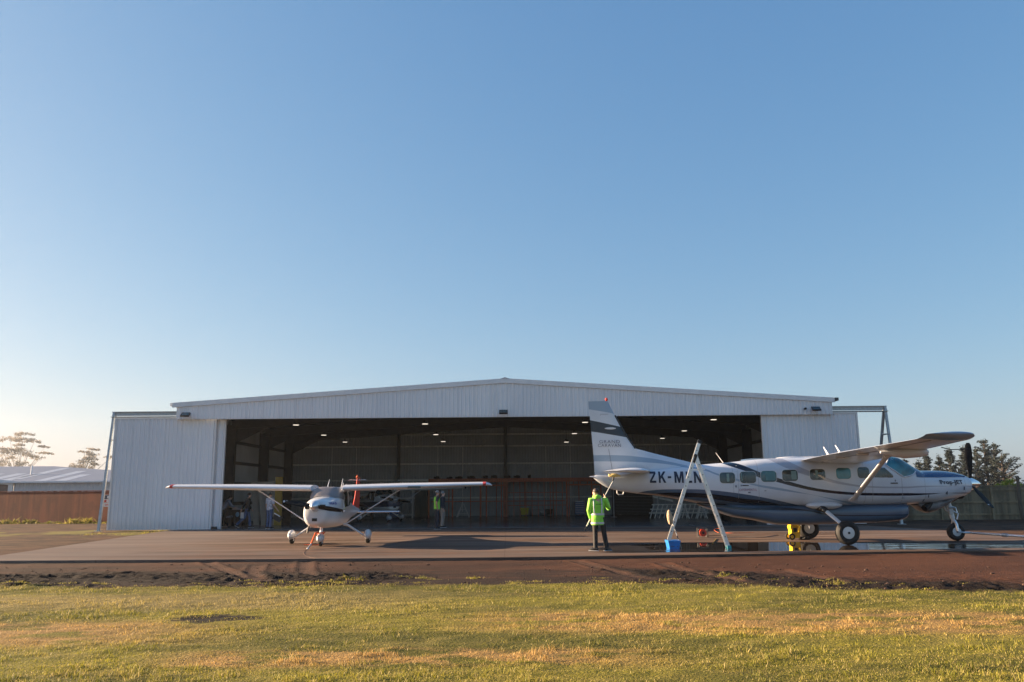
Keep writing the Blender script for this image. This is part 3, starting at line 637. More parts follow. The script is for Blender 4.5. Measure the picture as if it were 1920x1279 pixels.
def make_hangar():
    h=thing('hangar','large white corrugated metal hangar with low gable roof and wide open front','hangar',(HC,HY0,0))
    # front header above the opening
    mb=MB(); corr(mb,HX0,HX1,lambda x:5.33,lambda x:roofz(x)-0.02,HY0,pitch=0.2)
    mb.add([(HX0,HY0+0.06,5.33),(HX0,HY0+0.06,6.0),(HC,HY0+0.06,7.07),(HX1,HY0+0.06,6.0),(HX1,HY0+0.06,5.33)],[(0,1,2,3,4)])
    mb.box2((HX0,HY0+0.005,5.31),(HX1,HY0+0.06,5.335)); mb.build('header_wall',M['clad'],h,smooth=0,fix=False)
    # barge fascia
    mb=MB(); y0=HY0-0.08
    for s,xe in((-1,HX0-0.2),(1,HX1+0.12)):
        a=[(xe,roofz(xe)-0.09),(HC,roofz(HC)-0.09),(HC,roofz(HC)+0.14),(xe,roofz(xe)+0.14)]
        if s>0: a=a[::-1]
        mb.prism(a,y0,HY0-0.012)
    mb.build('barge_fascia',M['fascia'],h,smooth=0)
    mb=MB(); mb.box2((HX1+0.125,HY0-0.12,5.98),(HX1+0.30,HY1,6.13)); mb.build('gutter',M['steel'],h,smooth=0)
    mb=MB(); mb.box2((HX0-0.36,HY0+0.05,5.98),(HX0-0.205,HY1,6.13)); mb.build('gutter',M['fascia'],h,smooth=0)
    mb=MB(); mb.prism([(HC-0.22,roofz(HC)+0.12),(HC,roofz(HC)+0.20),(HC+0.22,roofz(HC)+0.12)],y0,HY1); mb.build('ridge_cap',M['fascia'],h,smooth=0)
    # roof
    mb=MB()
    for xe in(HX0-0.2,HX1+0.12):
        mb.add([(xe,HY0-0.01,roofz(xe)+0.04),(HC,HY0-0.01,roofz(HC)+0.04),(HC,HY1,roofz(HC)+0.04),(xe,HY1,roofz(xe)+0.04),
                (xe,HY0-0.01,roofz(xe)+0.1),(HC,HY0-0.01,roofz(HC)+0.1),(HC,HY1,roofz(HC)+0.1),(xe,HY1,roofz(xe)+0.1)],
               [(0,1,2,3),(4,7,6,5),(0,4,5,1),(1,5,6,2),(2,6,7,3),(3,7,4,0)])
    mb.build('roof',M['roof'],h,smooth=0)
    # walls (double skin so neither side is see-through)
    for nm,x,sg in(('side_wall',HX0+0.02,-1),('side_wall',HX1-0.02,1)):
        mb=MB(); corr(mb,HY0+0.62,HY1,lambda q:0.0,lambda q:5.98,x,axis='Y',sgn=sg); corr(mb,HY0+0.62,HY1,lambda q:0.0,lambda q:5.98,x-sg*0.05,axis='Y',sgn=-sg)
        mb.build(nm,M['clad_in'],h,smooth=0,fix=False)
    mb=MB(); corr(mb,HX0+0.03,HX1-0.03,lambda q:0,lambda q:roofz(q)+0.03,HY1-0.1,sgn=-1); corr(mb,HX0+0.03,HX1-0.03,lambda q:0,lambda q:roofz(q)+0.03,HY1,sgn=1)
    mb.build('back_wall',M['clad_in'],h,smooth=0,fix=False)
    # portal frames
    def ibeam(mb,a,b,d,w,tw,up):
        a=Vector(a);b=Vector(b); dr=(b-a).normalized(); u=Vector(up); u=(u-dr*u.dot(dr)).normalized(); s=dr.cross(u)
        mb.bar(a,b,tw,d-0.04,up=u)
        for k in(-1,1): mb.bar(a+u*k*(d/2-0.01),b+u*k*(d/2-0.01),w,0.02,up=u)
    for Y in(41.3,47.4,54.0,60.1):
        mb=MB()
        for sg,xw in((-1,HX0+0.10),(1,HX1-0.10)):
            xi=xw-sg*0.30; ibeam(mb,(xi,Y,0),(xi,Y,5.6),0.6,0.26,0.02,(1,0,0))
            zr=lambda x:roofz(x)-0.45
            ibeam(mb,(xi,Y,zr(xi)+0.05),(HC,Y,zr(HC)),0.55,0.2,0.02,(0,0,1))
            mb.prism([(xi-sg*0.3,4.55),(xi-sg*0.3,5.4),(xi-sg*2.6,5.72)][::sg],Y-0.012,Y+0.012)
        mb.build('portal_frame',M['steel'],h,smooth=0)
    for X in(-7.9,-0.15,7.6):
        mb=MB(); ibeam(mb,(X,HY1-0.42,0),(X,HY1-0.42,roofz(X)-0.2),0.3,0.2,0.02,(0,1,0)); mb.build('wind_column',M['steel'],h,smooth=0)
    # purlins, girts
    mb=MB()
    for k in range(1,12):
        for sg in(-1,1):
            x=HC+sg*(0.25+k*1.38); mb.box((x,(HY0+HY1)/2,roofz(x)-0.06),(0.07,HY1-HY0-0.4,0.18))
    mb.build('purlins',M['steel'],h,smooth=0)
    for i,z in enumerate((5.85,5.0,3.73,2.58,1.3)):
        mb=MB(); mb.box2((HX0+0.5 if z<5.8 else -8,HY1-0.26,z-0.055),(HX1-0.5 if z<5.8 else 8,HY1-0.15,z+0.055)); mb.build('girt',M['galv_lt'],h,smooth=0)
    for z in(4.7,3.5,2.3,1.15):
        for x in(HX0+0.15,HX1-0.15):
            mb=MB(); mb.box2((x-0.05,HY0+1.0,z-0.09),(x+0.05,HY1-0.5,z+0.09)); mb.build('girt',M['steel'],h,smooth=0)
    for px in(623,668.5,821,867.5,1023.5,1069,1230,1275):
        mb=MB(); x=P(px,860,HY1-0.2).x; mb.box2((x-0.02,HY1-0.28,0.3),(x+0.02,HY1-0.27,5.0)); mb.build('girt_bridging',M['galv_lt'],h,smooth=0)
    
    # roller door in the back wall
    mb=MB(); x0=P(1152,930,HY1).x; x1=P(1222,930,HY1).x
    for k in range(26): mb.box2((x0,HY1-0.30,0.02+k*0.105),(x1,HY1-0.27-0.012*(k%2),0.115+k*0.105))
    mb.build('roller_door',mat('dark_roller_door',(0.05,0.052,0.05),0.5),h,smooth=0)
    # sliding doors
    def leaf(name,x0,x1,y,z1,lab=None):
        mb=MB(); corr(mb,x0+0.09,x1-0.09,lambda q:0.04,lambda q:z1-0.06,y,sgn=-1); mb.add([(x0+.09,y+.09,.04),(x1-.09,y+.09,.04),(x1-.09,y+.09,z1-.06),(x0+.09,y+.09,z1-.06)],[(0,1,2,3)])
        o=mb.build(name,M['clad'],h,smooth=0,fix=False)
        fr=MB(); fr.box2((x0,y-0.045,0.03),(x0+0.088,y+0.1,z1)); fr.box2((x1-0.088,y-0.045,0.03),(x1,y+0.1,z1)); fr.box2((x0+0.089,y-0.042,z1-0.06),(x1-0.089,y+0.085,z1))
        fr.box2((x0+.089,y-0.02,0.03),(x1-.089,y+.085,0.05))
        fr.build('door_frame',M['trim'],parent=o,grand=h,smooth=0); return o
    leaf('sliding_door',-19.32,-14.32,HY0+0.22,5.42); leaf('sliding_door',12.55,17.34,HY0+0.22,5.42)
    leaf('sliding_door',-18.9,-13.92,HY0+0.42,5.38); leaf('sliding_door',12.75,17.25,HY0+0.42,5.38)
    mb=MB(); 
    for x in(-14.15,): mb.box2((x-0.12,HY0+0.1,0.04),(x+0.14,HY0+0.19,0.16))
    mb.build('door_stop',M['black'],h,smooth=0)
    # door track beams + end gantries
    for sg,xa,xb in((-1,HX0-0.0,-19.55),(1,HX1+0.0,18.9)):
        mb=MB(); mb.box2((xa,HY0+0.30,5.55),(xb,HY0+0.5,5.58)); mb.box2((xa,HY0+0.30,5.72),(xb,HY0+0.5,5.75)); mb.box2((xa,HY0+0.38,5.58),(xb,HY0+0.41,5.72))
        mb.box2((xa,HY0+0.2,5.46),(xb,HY0+0.56,5.50)); mb.build('track_beam',M['galv'],h,smooth=0)
        xt=xb+(-sg*0.08)
        mb=MB(); mb.bar((xt,HY0+0.36,5.72),(xt+sg*0.02,HY0-0.25,0.0),0.11,0.11); mb.box((xt+sg*0.02,HY0-0.25,0.012),(0.3,0.3,0.02)); mb.build('gantry_post',M['galv'],h,smooth=0)
        mb=MB(); mb.bar((xt,HY0+0.44,5.72),(xt+sg*0.0,HY0+2.6,0.0),0.11,0.11); mb.build('gantry_post',M['galv'],h,smooth=0)
        mb=MB(); mb.bar((xt,HY0+0.12,4.35),(xt,HY0+1.0,4.35),0.06,0.06); mb.bar((xt-sg*0.01,HY0+0.12,4.35),(xt-sg*0.35,HY0+0.3,4.35),0.03,0.03); mb.build('gantry_tie',M['galv'],h,smooth=0)
    # floor slab
    mb=MB(); mb.box2((HX0+0.0,HY0-0.22,-0.15),(HX1,HY1,0.012))
    m,nt,b=nmat('sealed_floor'); g,sx=pos_nodes(nt); n1=noise(nt,g.outputs['Position'],0.6,5); n2=noise(nt,g.outputs['Position'],0.4,4,(2,.4,1))
    L(nt,mixc(nt,sstep(nt,n1,0.35,0.65),(0.10,0.115,0.13),(0.14,0.155,0.175)),b.inputs['Base Color']); L(nt,mth(nt,'MULTIPLY_ADD',n2,0.25,0.10),b.inputs['Roughness'])
    o=mb.build('hangar_floor',m,smooth=0); tag(o,kind='structure')
    # floodlights on the header
    def flood(px,py,lab,tilt):
        p=P(px,py,HY0-0.2); t=thing('floodlight',lab,'light',(p.x,p.y,p.z),0,'floodlights on the hangar front')
        mb=MB(); rot=Matrix.Rotation(R(-50),3,'X'); mb.box((0,-0.10,0),(0.42,0.07,0.26),rot)
        for k in range(7): mb.box(Vector((-.18+k*.06,0,0))+Vector((0,-0.06,0.05)),(0.012,0.06,0.2),rot)
        mb.build('housing',M['black'],t,local=True,smooth=0)
        mb=MB(); mb.box(Vector((0,-0.10,0))+rot@Vector((0,-0.04,0)),(0.36,0.006,0.2),rot); mb.build('lens',M['glass'],t,local=True,smooth=0)
        mb=MB(); mb.bar((0,-0.06,0.02),(0,0.16,0.02),0.10,0.05); mb.build('bracket',M['steel'],t,local=True,smooth=0); return t
    flood(349,778,'black floodlight at the left end of the hangar header above the left door',0)
    flood(944,773,'black floodlight in the middle of the hangar header under the ridge',0)
    flood(1529,767,'black floodlight at the right end of the hangar header above the right door',0)
    p=P(1509,766.5,HY0-0.06); mb=MB(); mb.cyl((p.x,p.y+0.02,p.z),(p.x,p.y-0.12,p.z),0.05,12); mb.ell((p.x,p.y-0.12,p.z),(0.06,0.06,0.06),10,6); tag(mb.build('camera_dome',M['black']),'small round black security camera beside the right floodlight','camera')
    # high-bay lamps
    proto=None; names={0:'front',1:'middle',2:'rear'}; cols=('far left','centre left','centre right','far right')
    for r,(Y,cs) in enumerate(((45.0,(555,797,1097,1338)),(51.8,(607,817,1077,1283)),(58.6,(647,831,1062,1242)))):
        zs=((797,795,792,787),(816,815,813,808),(829,828,829,822))[r]
        for c,px in enumerate(cs):
            p=P(px,zs[c],Y); lab='round ceiling lamp, %s of four in the %s row under the hangar roof'%(cols[c],names[r])
            if proto is None:
                t=thing('hanging_lamp',lab,'lamp',p,0,'high bay lamps under the hangar roof'); proto=t
                mb=MB(); mb.tube([(0,0,0.01),(0,0,0.05),(0,0,0.10),(0,0,0.20)],[0.19,0.18,0.12,0.09],18); mb.build('housing',M['steel'],t,local=True)
                mb=MB(); mb.cyl((0,0,-0.012),(0,0,0.009),0.16,18); mb.build('diffuser',M['lamp'],t,local=True)
                mb=MB(); mb.cyl((0,0,0.2),(0,0,0.75),0.012,6); mb.build('rod',M['steel'],t,local=True)
            else: dup(proto,p,0,lab)
# ============================================================ turboprop
def hermite(pts):
    pts=sorted(pts); xs=[p[0] for p in pts]; ys=[p[1] for p in pts]; return lambda x:pchip(xs,ys,x)
def wheel(t,c,r,w,hub,axis='Y',side=-1,tyre=None,name='wheel'):
    """wheel part with tyre body and a rim sub-part; c in local coords"""
    mb=MB(); h=w/2
    mb.disc_wheel(c,[(-h*0.72,r*0.50),(-h,r*0.62),(-h*0.98,r*0.80),(-h*0.66,r*0.95),(-h*0.25,r),(h*0.25,r),(h*0.66,r*0.95),(h*0.98,r*0.80),(h,r*0.62),(h*0.72,r*0.50)],axis,28)
    o=mb.build(name,M['rubber'],t,local=True)
    mb=MB(); mb.disc_wheel(c,[(-h*0.9,r*0.40),(-h*0.78,r*0.50),(-h*0.6,r*0.50),(-h*0.55,r*0.3),(-h*0.9,r*0.16),(-h*0.92,r*0.02)][::-1],axis,24)
    mb.disc_wheel(c,[(h*0.92,r*0.02),(h*0.9,r*0.16),(h*0.55,r*0.3),(h*0.6,r*0.50),(h*0.78,r*0.50),(h*0.9,r*0.40)],axis,24)
    mb.build('rim',hub,parent=o,grand=t,local=True)
    mb=MB(); cc=Vector(c); d=Vector((0,1,0)) if axis=='Y' else Vector((1,0,0)); mb.cyl(cc-d*h*1.05,cc+d*h*1.05,r*0.10,10); mb.build('axle_cap',M['black'],parent=o,grand=t,local=True)
    return o
def make_turboprop():
    OX,OY=10.35,27.40
    t=thing('turboprop_aeroplane','large white high-wing turboprop plane with navy and steel blue stripes parked side-on at right','aeroplane',(OX,OY,0))
    def yf(px): return hermite([(1100,27.38),(1200,27.10),(1320,26.76),(1400,26.62),(1680,26.62),(1760,26.85),(1812,27.12)])(px)
    def q(px,py,Y=None):
        p=P(px,py,yf(px) if Y is None else Y); return (p.x-OX,p.z)
    top=[(1112,893),(1120,890.5),(1142,889),(1168,886),(1198,883),(1230,879.5),(1270,875.5),(1317,871),(1360,867.5),(1418,861.5),(1464,859.5),(1511,858),(1600,857),(1660,857.2),(1671,858.5),(1680,862.5),(1695,871),(1708,878.7),(1717,883),(1735,883),(1757,883.3),(1780,885.3),(1800,890),(1811,894)]
    bot=[(1112,895.5),(1120,903),(1142,916),(1168,922),(1198,925.9),(1230,929.5),(1270,937),(1317,945.5),(1360,948),(1418,949.5),(1464,949.8),(1511,949.8),(1600,948.3),(1660,947.2),(1671,947),(1680,946.9),(1695,946.3),(1708,945.6),(1717,945),(1735,943.6),(1757,940.3),(1780,935.5),(1800,930.8),(1811,925)]
    ws={1112:.02,1120:.07,1142:.16,1168:.24,1198:.33,1230:.42,1270:.53,1317:.66,1360:.74,1418:.79,1464:.81,1511:.82,1600:.82,1660:.80,1671:.79,1680:.78,1695:.755,1708:.73,1717:.71,1735:.67,1757:.60,1780:.50,1800:.39,1811:.32}
    ns={1112:2,1120:2,1142:2.1,1168:2.2,1198:2.4,1230:2.6,1270:2.9,1317:3.2,1360:3.5,1418:3.9,1464:4.0,1511:4,1600:4,1660:3.8,1671:3.6,1680:3.3,1695:3,1708:2.9,1717:2.8,1735:2.6,1757:2.5,1780:2.35,1800:2.2,1811:2.1}
    st=[]
    for (a,ty),(b,by) in zip(top,bot):
        pt=P(a,ty,OY); w=ws[a]; zb=P(b,by,OY-w*0.75).z; st.append((pt.x-OX,pt.z,zb,w,ns[a]))
    H=Hull(st); X0,X1=H.xs[0],H.xs[-1]
    NAVY=(0.006,0.010,0.022); SB=(0.070,0.110,0.175); GR=(0.34,0.36,0.42); BLK=(0.008,0.010,0.018); LSB=(0.26,0.34,0.44); COWL=(0.008,0.045,0.14)
    def C(pts,Y=None): return [q(a,b,Y) for a,b in pts]
    low=C([(1195,925.6),(1205,922.3),(1220,919.8),(1255,917.6),(1305,917.6),(1342,920),(1400,927.3),(1422,931),(1464,939.4),(1490,945),(1507,948.5),(1520,951),(1700,951)])
    f0=-99
    stripes=[
     (SB,[(X0,0.5)]+low+[(X1,0.5)],None),
     (BLK,C([(1205,926),(1230,925.6),(1255,923.6),(1305,924.4),(1355,928.6),(1400,935.5),(1422,937.5),(1464,945.7),(1507,952)]),C([(1205,926.5),(1230,930),(1255,931),(1287,932),(1330,935),(1355,938.5),(1380,941.5),(1400,944.5),(1440,949),(1507,955)])),
     (NAVY,C([(1362,862),(1370,864.5),(1388.4,869.7),(1407.4,878),(1425,885.6),(1457,896),(1485.6,904.8),(1528,915.2),(1591,922.7),(1654,924.7),(1700,924.7),(1738,925),(1771,924.4),(1790,924)]),C([(1355,866),(1367.5,872.5),(1380,877),(1401,884.6),(1425.4,896),(1457,904),(1485.6,911.6),(1528,920.6),(1591,927.8),(1654,929.5),(1700,929.5),(1738,927.6),(1771,924.6),(1790,925)])),
     (GR,C([(1462,850),(1473,860),(1494,872.6),(1517,883.4),(1549,896),(1580.5,904.6),(1623,911),(1700,912.4),(1725.5,911),(1799,911),(1806,911)]),C([(1430,850),(1445.4,861),(1464.4,873),(1490,884),(1517,893),(1549,902.6),(1580.5,909),(1623,914),(1700,915.6),(1725,914),(1799,911.6),(1806,912)])),
     (LSB,C([(1100,853.7),(1155,853.7),(1205,857.5),(1255,866),(1295,874),(1321,878.5),(1346,888),(1380,897),(1411,906.5),(1464,915.5),(1527,928.6),(1540,931)]),C([(1100,865.2),(1155,865.5),(1205,866.9),(1255,871.5),(1287,876.5),(1320,881.8),(1346,891.5),(1380,901),(1420,912),(1464,920),(1527,929.0),(1540,932)])),
    ]
    cowl=C([(1700,900),(1707,892),(1712,889.5),(1718,885),(1740,880),(1800,880)],None)
    fusm=livery('turboprop_livery',(0.57,0.61,0.68),stripes,X0,X1,rough=0.24,panels=[q(1390,900)[0]-0.25,q(1422,900)[0],q(1620,900)[0],q(1732,900)[0],q(1806,900)[0]])
    H.mb(X0,X1,k=110,nseg=48).build('fuselage',fusm,t,local=True,smooth=50)
    # dark blue cowl top panel (antiglare), both sides
    def ztop(x): return H.at(x)[0]
    zc=hermite(C([(1696,891),(1712,894.5),(1735,895.3),(1800,894.8),(1811,894.6)]))
    xa=q(1701,880)[0]; xb=q(1811.0,890)[0]
    mb=MB()
    for s in(-1,1): H.patch(lambda x:zc(x),ztop,q(1716.5,883)[0],xb-0.01,s,nx=26,nz=9,off=0.006,mb=mb)
    mb.build('engine_cowl_top',mat('dark_blue_cowl',COWL,0.22,coat=0.6,var=0.08),t,local=True,smooth=60)
    # windscreen
    mb=MB()
    za=hermite(C([(1662,872),(1672,878.8),(1683,886.5),(1694,893.6),(1704,891.5),(1711,888.5),(1716,884)])); zu=hermite(C([(1662,871),(1668,862),(1673,857),(1700,850)]))
    for s in(-1,1): H.patch(za,lambda x:min(ztop(x),zu(x)),q(1662,872)[0],q(1715.5,884)[0],s,nx=22,nz=10,off=0.010,mb=mb)
    mb.build('windscreen',M['glass_t'],t,local=True,smooth=60)
    mb=MB()
    for s in(-1,1):
        mb=MB()
        for seg in((1660,871.5,1694,894.6),(1694,894.6,1705,892.3),(1705,892.3,1712,889),(1712,889,1718,883.4),(1660,871.5,1671,857.6)):
            k=6
            pts=[]
            for i in range(k+1):
                px=seg[0]+(seg[2]-seg[0])*i/k; py=seg[1]+(seg[3]-seg[1])*i/k; x,z=q(px,py); z=min(z,ztop(x)-0.004); pts.append((x,s*(H.y(x,z)+0.010),z))
            mb.tube(pts,0.020,6)
        mb.build('windscreen_frame',M['white'],t,local=True)
    mb=MB()
    mb.tube([(q(1672,858)[0],0,ztop(q(1672,858)[0])+.01),(q(1694,870)[0],0,ztop(q(1694,870)[0])+.012),(q(1716,883)[0],0,ztop(q(1716,883)[0])+.01)],0.022,6)
    mb.build('windscreen_post',M['white'],t,local=True)
    # cabin windows on both sides
    wins=[(1349,886,1379,906),(1387,884.5,1418,905.6),(1426,883,1456,903.5),(1465.5,881,1495.7,902),(1517,879.6,1547,900),(1566,877.5,1595,898),(1606,876,1629.5,896.5)]
    for s in(-1,1):
        for i,(a,b,c,d) in enumerate(wins):
            x0,z1=q(a,b);x1,z0=q(c,d); o=H.rrect(x0-.012,x1+.012,z0-.012,z1+.012,0.105,s,0.004).build('window',M['white_d'],t,local=True,smooth=60)
            H.rrect(x0,x1,z0,z1,0.10,s,0.010).build('pane',M['glass_t' if i in(2,5) else 'glass'],parent=o,grand=t,local=True,smooth=60)
            if i in(0,1,2,3,4):   # cabin blind and painted reflection, a paler strip laid on the pane
                f0,f1={0:(.45,.62),1:(.08,.14),2:(.30,.92),3:(.58,.92),4:(.36,.52)}[i]; m_=MB(); H.rrect(x0+(x1-x0)*f0,x0+(x1-x0)*f1,z0+.05,z1-.04,0.02,s,0.013,mb=m_); m_.build('blind',mat('blind_and_reflection',(0.18,0.28,0.26) if i!=2 else (0.08,0.22,0.24),0.35),parent=o,grand=t,local=True,smooth=60)
        pl=[q(*p) for p in((1639,895.2),(1673,895.6),(1674.2,893.5),(1672,890),(1658,877.3),(1642,876.2),(1639,878))]
        H.poly([(x,z) for x,z in pl],s,0.010).build('window',M['glass'],t,local=True,smooth=60)
        for (a,b,c,d) in((1392,909.6,1404,911.2),(1669,905,1683,907)):
            x0,z1=q(a,b);x1,z0=q(c,d); H.rrect(x0,x1,z0,z1,0.012,s,0.012).build('door_handle',M['black'],t,local=True)
        # door outlines
        for a in(1384,1422,1634,1690):
            mb=MB(); x,_=q(a,900); pts=[(x,s*(H.y(x,z)+0.001),z) for z in np.linspace(q(a,942 if a<1500 else 944)[1],q(a,872)[1] if a<1500 else q(a,896)[1],9)]
            mb.tube(pts,0.005,4); mb.build('door_seam',M['seam'],t,local=True)
    # lettering
    def side_text(sx,px0,py0,px1,py1,m,bold=0,shear=0,space=1.0,hull=True,drop=0.0,mirror=True,name='lettering'):
        x0,z1=q(px0,py0); x1,z0=q(px1,py1)
        for s in((-1,1) if mirror else (-1,)):
            def fn(u,v):
                uu=u if s<0 else 1-u; x=x0+(x1-x0)*uu; z=z0+(z1-z0)*v-drop*(uu-0.5); return (x,s*((H.y(x,z) if hull else 0.0)+0.012),z)
            text_mb(sx,fn,bold=bold,shear=shear,space=space).build(name,m,t,local=True,smooth=0,fix=False)
    GL=dict(Z=[(0,0),(0,.19),(.66,.81),(.04,.81),(.04,1),(.98,1),(.98,.82),(.33,.19),(1,.19),(1,0)],K=[(0,0),(0,1),(.26,1),(.26,.60),(.68,1),(1,1),(.56,.60),(1,0),(.69,0),(.38,.44),(.26,.32),(.26,0)],
      D=[(0,.40),(0,.58),(1,.58),(1,.40)],M=[(0,0),(0,1),(.29,1),(.5,.36),(.71,1),(1,1),(1,0),(.79,0),(.79,.62),(.59,0),(.41,0),(.21,.62),(.21,0)],L=[(0,0),(0,1),(.28,1),(.28,.19),(1,.19),(1,0)],
      N=[(0,0),(0,1),(.29,1),(.75,.35),(.75,1),(1,1),(1,0),(.71,0),(.25,.65),(.25,0)])
    for s in(-1,1):
        mb=MB()
        for ch,a,b_ in(('Z',1217.5,1230.5),('K',1234.3,1249.3),('D',1251.4,1259),('M',1264,1282.3),('L',1286,1297.8),('N',1300.6,1315.6)):
            if s>0: a,b_=2533.1-b_,2533.1-a
            bm=bmesh.new(); vv=[bm.verts.new((u,v_,0)) for u,v_ in GL[ch]]; bm.faces.new(vv); bmesh.ops.triangulate(bm,faces=bm.faces[:])
            for k in range(1,6): bmesh.ops.bisect_plane(bm,geom=bm.verts[:]+bm.edges[:]+bm.faces[:],plane_co=(k/6,0,0),plane_no=(1,0,0)); bmesh.ops.bisect_plane(bm,geom=bm.verts[:]+bm.edges[:]+bm.faces[:],plane_co=(0,k/6,0),plane_no=(0,1,0))
            bm.verts.index_update(); x0,z1=q(a,884); x1,z0=q(b_,905.5); o_=[]
            for w_ in bm.verts:
                u=w_.co.x if s<0 else 1-w_.co.x; x=x0+(x1-x0)*u; z=q((a+b_)/2,905.5-21.5*w_.co.y)[1]; o_.append((x,s*(H.y(x,z)+.012),z))
            mb.add(o_,[tuple(i.index for i in f.verts) for f in bm.faces]); bm.free()
        mb.build('lettering',M['ink'],t,local=True,smooth=0,fix=False)
    side_text('Prop-JET',1758,900.2,1801.5,910.2,M['ink'],bold=0.03,shear=-0.25,space=1.05)
    side_text('EXPERIMENTAL',1386.5,916.3,1419.5,920.5,M['redink'],space=1.1)
    for a,b,c,d,sx in((1770,921,1774.6,928,'4'),(1803,912.5,1805.5,919,'1'),(1739,928,1741,933,'1')): side_text(sx,a,b,c,d,M['ink'],bold=0.02)
    mb=MB()
    for a,b,c,d in((1433,919.8,1437,921),(1403,922.5,1407.5,924.5),(1389,909,1391,912),(1379,910,1381.5,914),(1677,899.5,1679,903),(1692,933.5,1697,934.3),(1733,936,1735,941)):
        x0,z1=q(a,b);x1,z0=q(c,d); H.rrect(x0,x1,z0,z1,0.008,-1,0.010,mb=mb)
    mb.build('placard',M['greyink'],t,local=True)
    # fin and rudder
    finpx=dict(te_top=(1103,752.2),te_bot=(1115.5,891),le_top=(1137.5,752.2),le_mid=(1190.5,841),dors=(1317,871.5))
    def v(pt): a=P(pt[0],pt[1],OY); return a.x-OX,a.z
    lef=hermite([v(p)[::-1] for p in((1139,752.2),(1152.5,778.7),(1175,818.7),(1190.5,841))]); tef=hermite([v(p)[::-1] for p in((1103,752.2),(1115.5,891),(1116,900))])
    zt=v((1139,752.2))[1]; zr=v((1190,841))[1]; zb=v((1190,888))[1]
    finstr=[(LSB,C([(1095,750),(1102,740),(1139,740),(1150,740)],OY),C([(1095,765),(1104,767.5),(1139,773.5),(1150,776)],OY)),
            (NAVY,C([(1100,787),(1106,788),(1150,797.5),(1170,802),(1190,806)],OY),C([(1100,808.5),(1108,809.3),(1150,816),(1180,821),(1190,822.5)],OY)),
            (LSB,C([(1095,853.7),(1155,853.7),(1205,857.5),(1255,866),(1295,875),(1321,880)],OY),C([(1095,865.2),(1155,865.5),(1205,866.9),(1255,871.5),(1287,877.5),(1321,884)],OY))]
    finm=livery('fin_livery',(0.57,0.61,0.68),finstr,X0-0.6,X1,rough=0.28)
    secs=[]
    for i in range(13):
        z=zt+(zr-zt)*i/12; a=lef(z); c=a-tef(z); secs.append((a,z,0,c,0.085))
    mb=wing_mb(secs,vertical=True)
    zz=[zr,zr-0.35,zr-0.8,zb-0.1]
    secs=[(lef(zr),zr,0,lef(zr)-tef(zr),0.085),(lef(zr)+0.05,zr-0.3,0,lef(zr)+0.05-tef(zr-0.3),0.10),(lef(zr)+.1,zb-0.15,0,lef(zr)+.1-tef(zb),0.11)]
    # the foot of the fin narrows towards the tail cone
    mb2=MB(); wing_mb(secs,mb2,vertical=True)
    mb.v+=[]; o0=len(mb.v); mb.add(mb2.v,mb2.f); mb.build('fin',finm,t,local=True,smooth=50)
    mb=MB()   # dorsal fillet
    r1=[];n=8; a1=v((1189.5,841)); rs=[]
    for px,py in((1180,832),(1191,841),(1225,850),(1260,858.5),(1295,867),(1318,872)):
        x,z=v((px,py)); zh=H.at(x)[0]-0.1; w=0.03+0.17*((px-1180)/138); z=max(z,zh+0.06)
        if px==1180: z=v((1190,843))[1]
        rs.append([Vector((x,-w*1.3,zh)),Vector((x,-w*0.8,zh+(z-zh)*.45)),Vector((x,-0.025,z-0.01)),Vector((x,0,z)),Vector((x,0.025,z-0.01)),Vector((x,w*0.8,zh+(z-zh)*.45)),Vector((x,w*1.3,zh)),Vector((x,0,zh-.05))])
    mb.rings(rs); mb.build('dorsal_fillet',finm,t,local=True,smooth=60)
    mb=MB(); mb.tube([(lef(z)+0.004,0,z) for z in np.linspace(v((1152,779))[1],zr,8)],0.030,8,sx=1.0); mb.build('deice_boot',M['black'],t,local=True)
    mb=MB(); a=v((1137,748)); mb.ell((a[0],0,a[1]-.02),(0.05,0.05,0.06),10,8); mb.build('beacon',M['red'],t,local=True)
    mb=MB()
    for s in(-1,1):
        x,z=v((1144,803.5)); mb.disc_wheel((x,0,z),[(s*0.045,0.19),(s*0.062,0.17),(s*0.066,0.02)],'Y',20)
    for i,vv in enumerate(mb.v): pass
    for vv in mb.v: vv.z=z+(vv.z-z)*0.20
    mb.build('emblem',M['white'],t,local=True)
    def fin_text(sx,x0p,x1p,y0p,y1p,s,bow):
        x0,z1=v((x0p,y0p)); x1,z0=v((x1p,y1p))
        def fn(u,w_):
            uu=u if s<0 else 1-u; x=x0+(x1-x0)*uu; z=z0+(z1-z0)*w_+bow*(uu-0.5)*(w_-0.5)*0.0; return (x,s*0.105,z)
        return fn
    for s in(-1,1):
        for sx,a in(('GRAND',(1123,1161.5,825.8,831.3)),('CARAVAN',(1120.5,1163.5,832.6,838.2))):
            text_mb(sx,fin_text(sx,*a,s,0),space=1.15).build('lettering',M['greyink'],t,local=True,smooth=0,fix=False)
        x0,z0=v((1140.5,842)); x1,z1=v((1148,885)); mb=MB(); mb.tube([(x0,s*.104,z0),(x1,s*.09,z1)],0.006,4); a0=v((1125,777)); mb.tube([(a0[0],s*.06,a0[1]-.05),(a0[0],s*.058,a0[1]),(v((1140,777))[0],s*.06,v((1140,777))[1])],0.005,4)
        mb.build('rudder_gap',M['greyink'],t,local=True)
    # tailplane halves (tips come towards / away from the camera)
    for s in(-1,1):
        xl=v((1218,881))[0]; secs=[(xl,s*0.18,2.31,1.62,0.11),(xl-0.10,s*0.6,2.31,1.50,0.11),(xl-0.62,s*3.05,2.27,0.96,0.10),(xl-0.70,s*3.14,2.265,0.80,0.04)]
        wing_mb(secs).build('tailplane',M['white'],t,local=True,smooth=50)
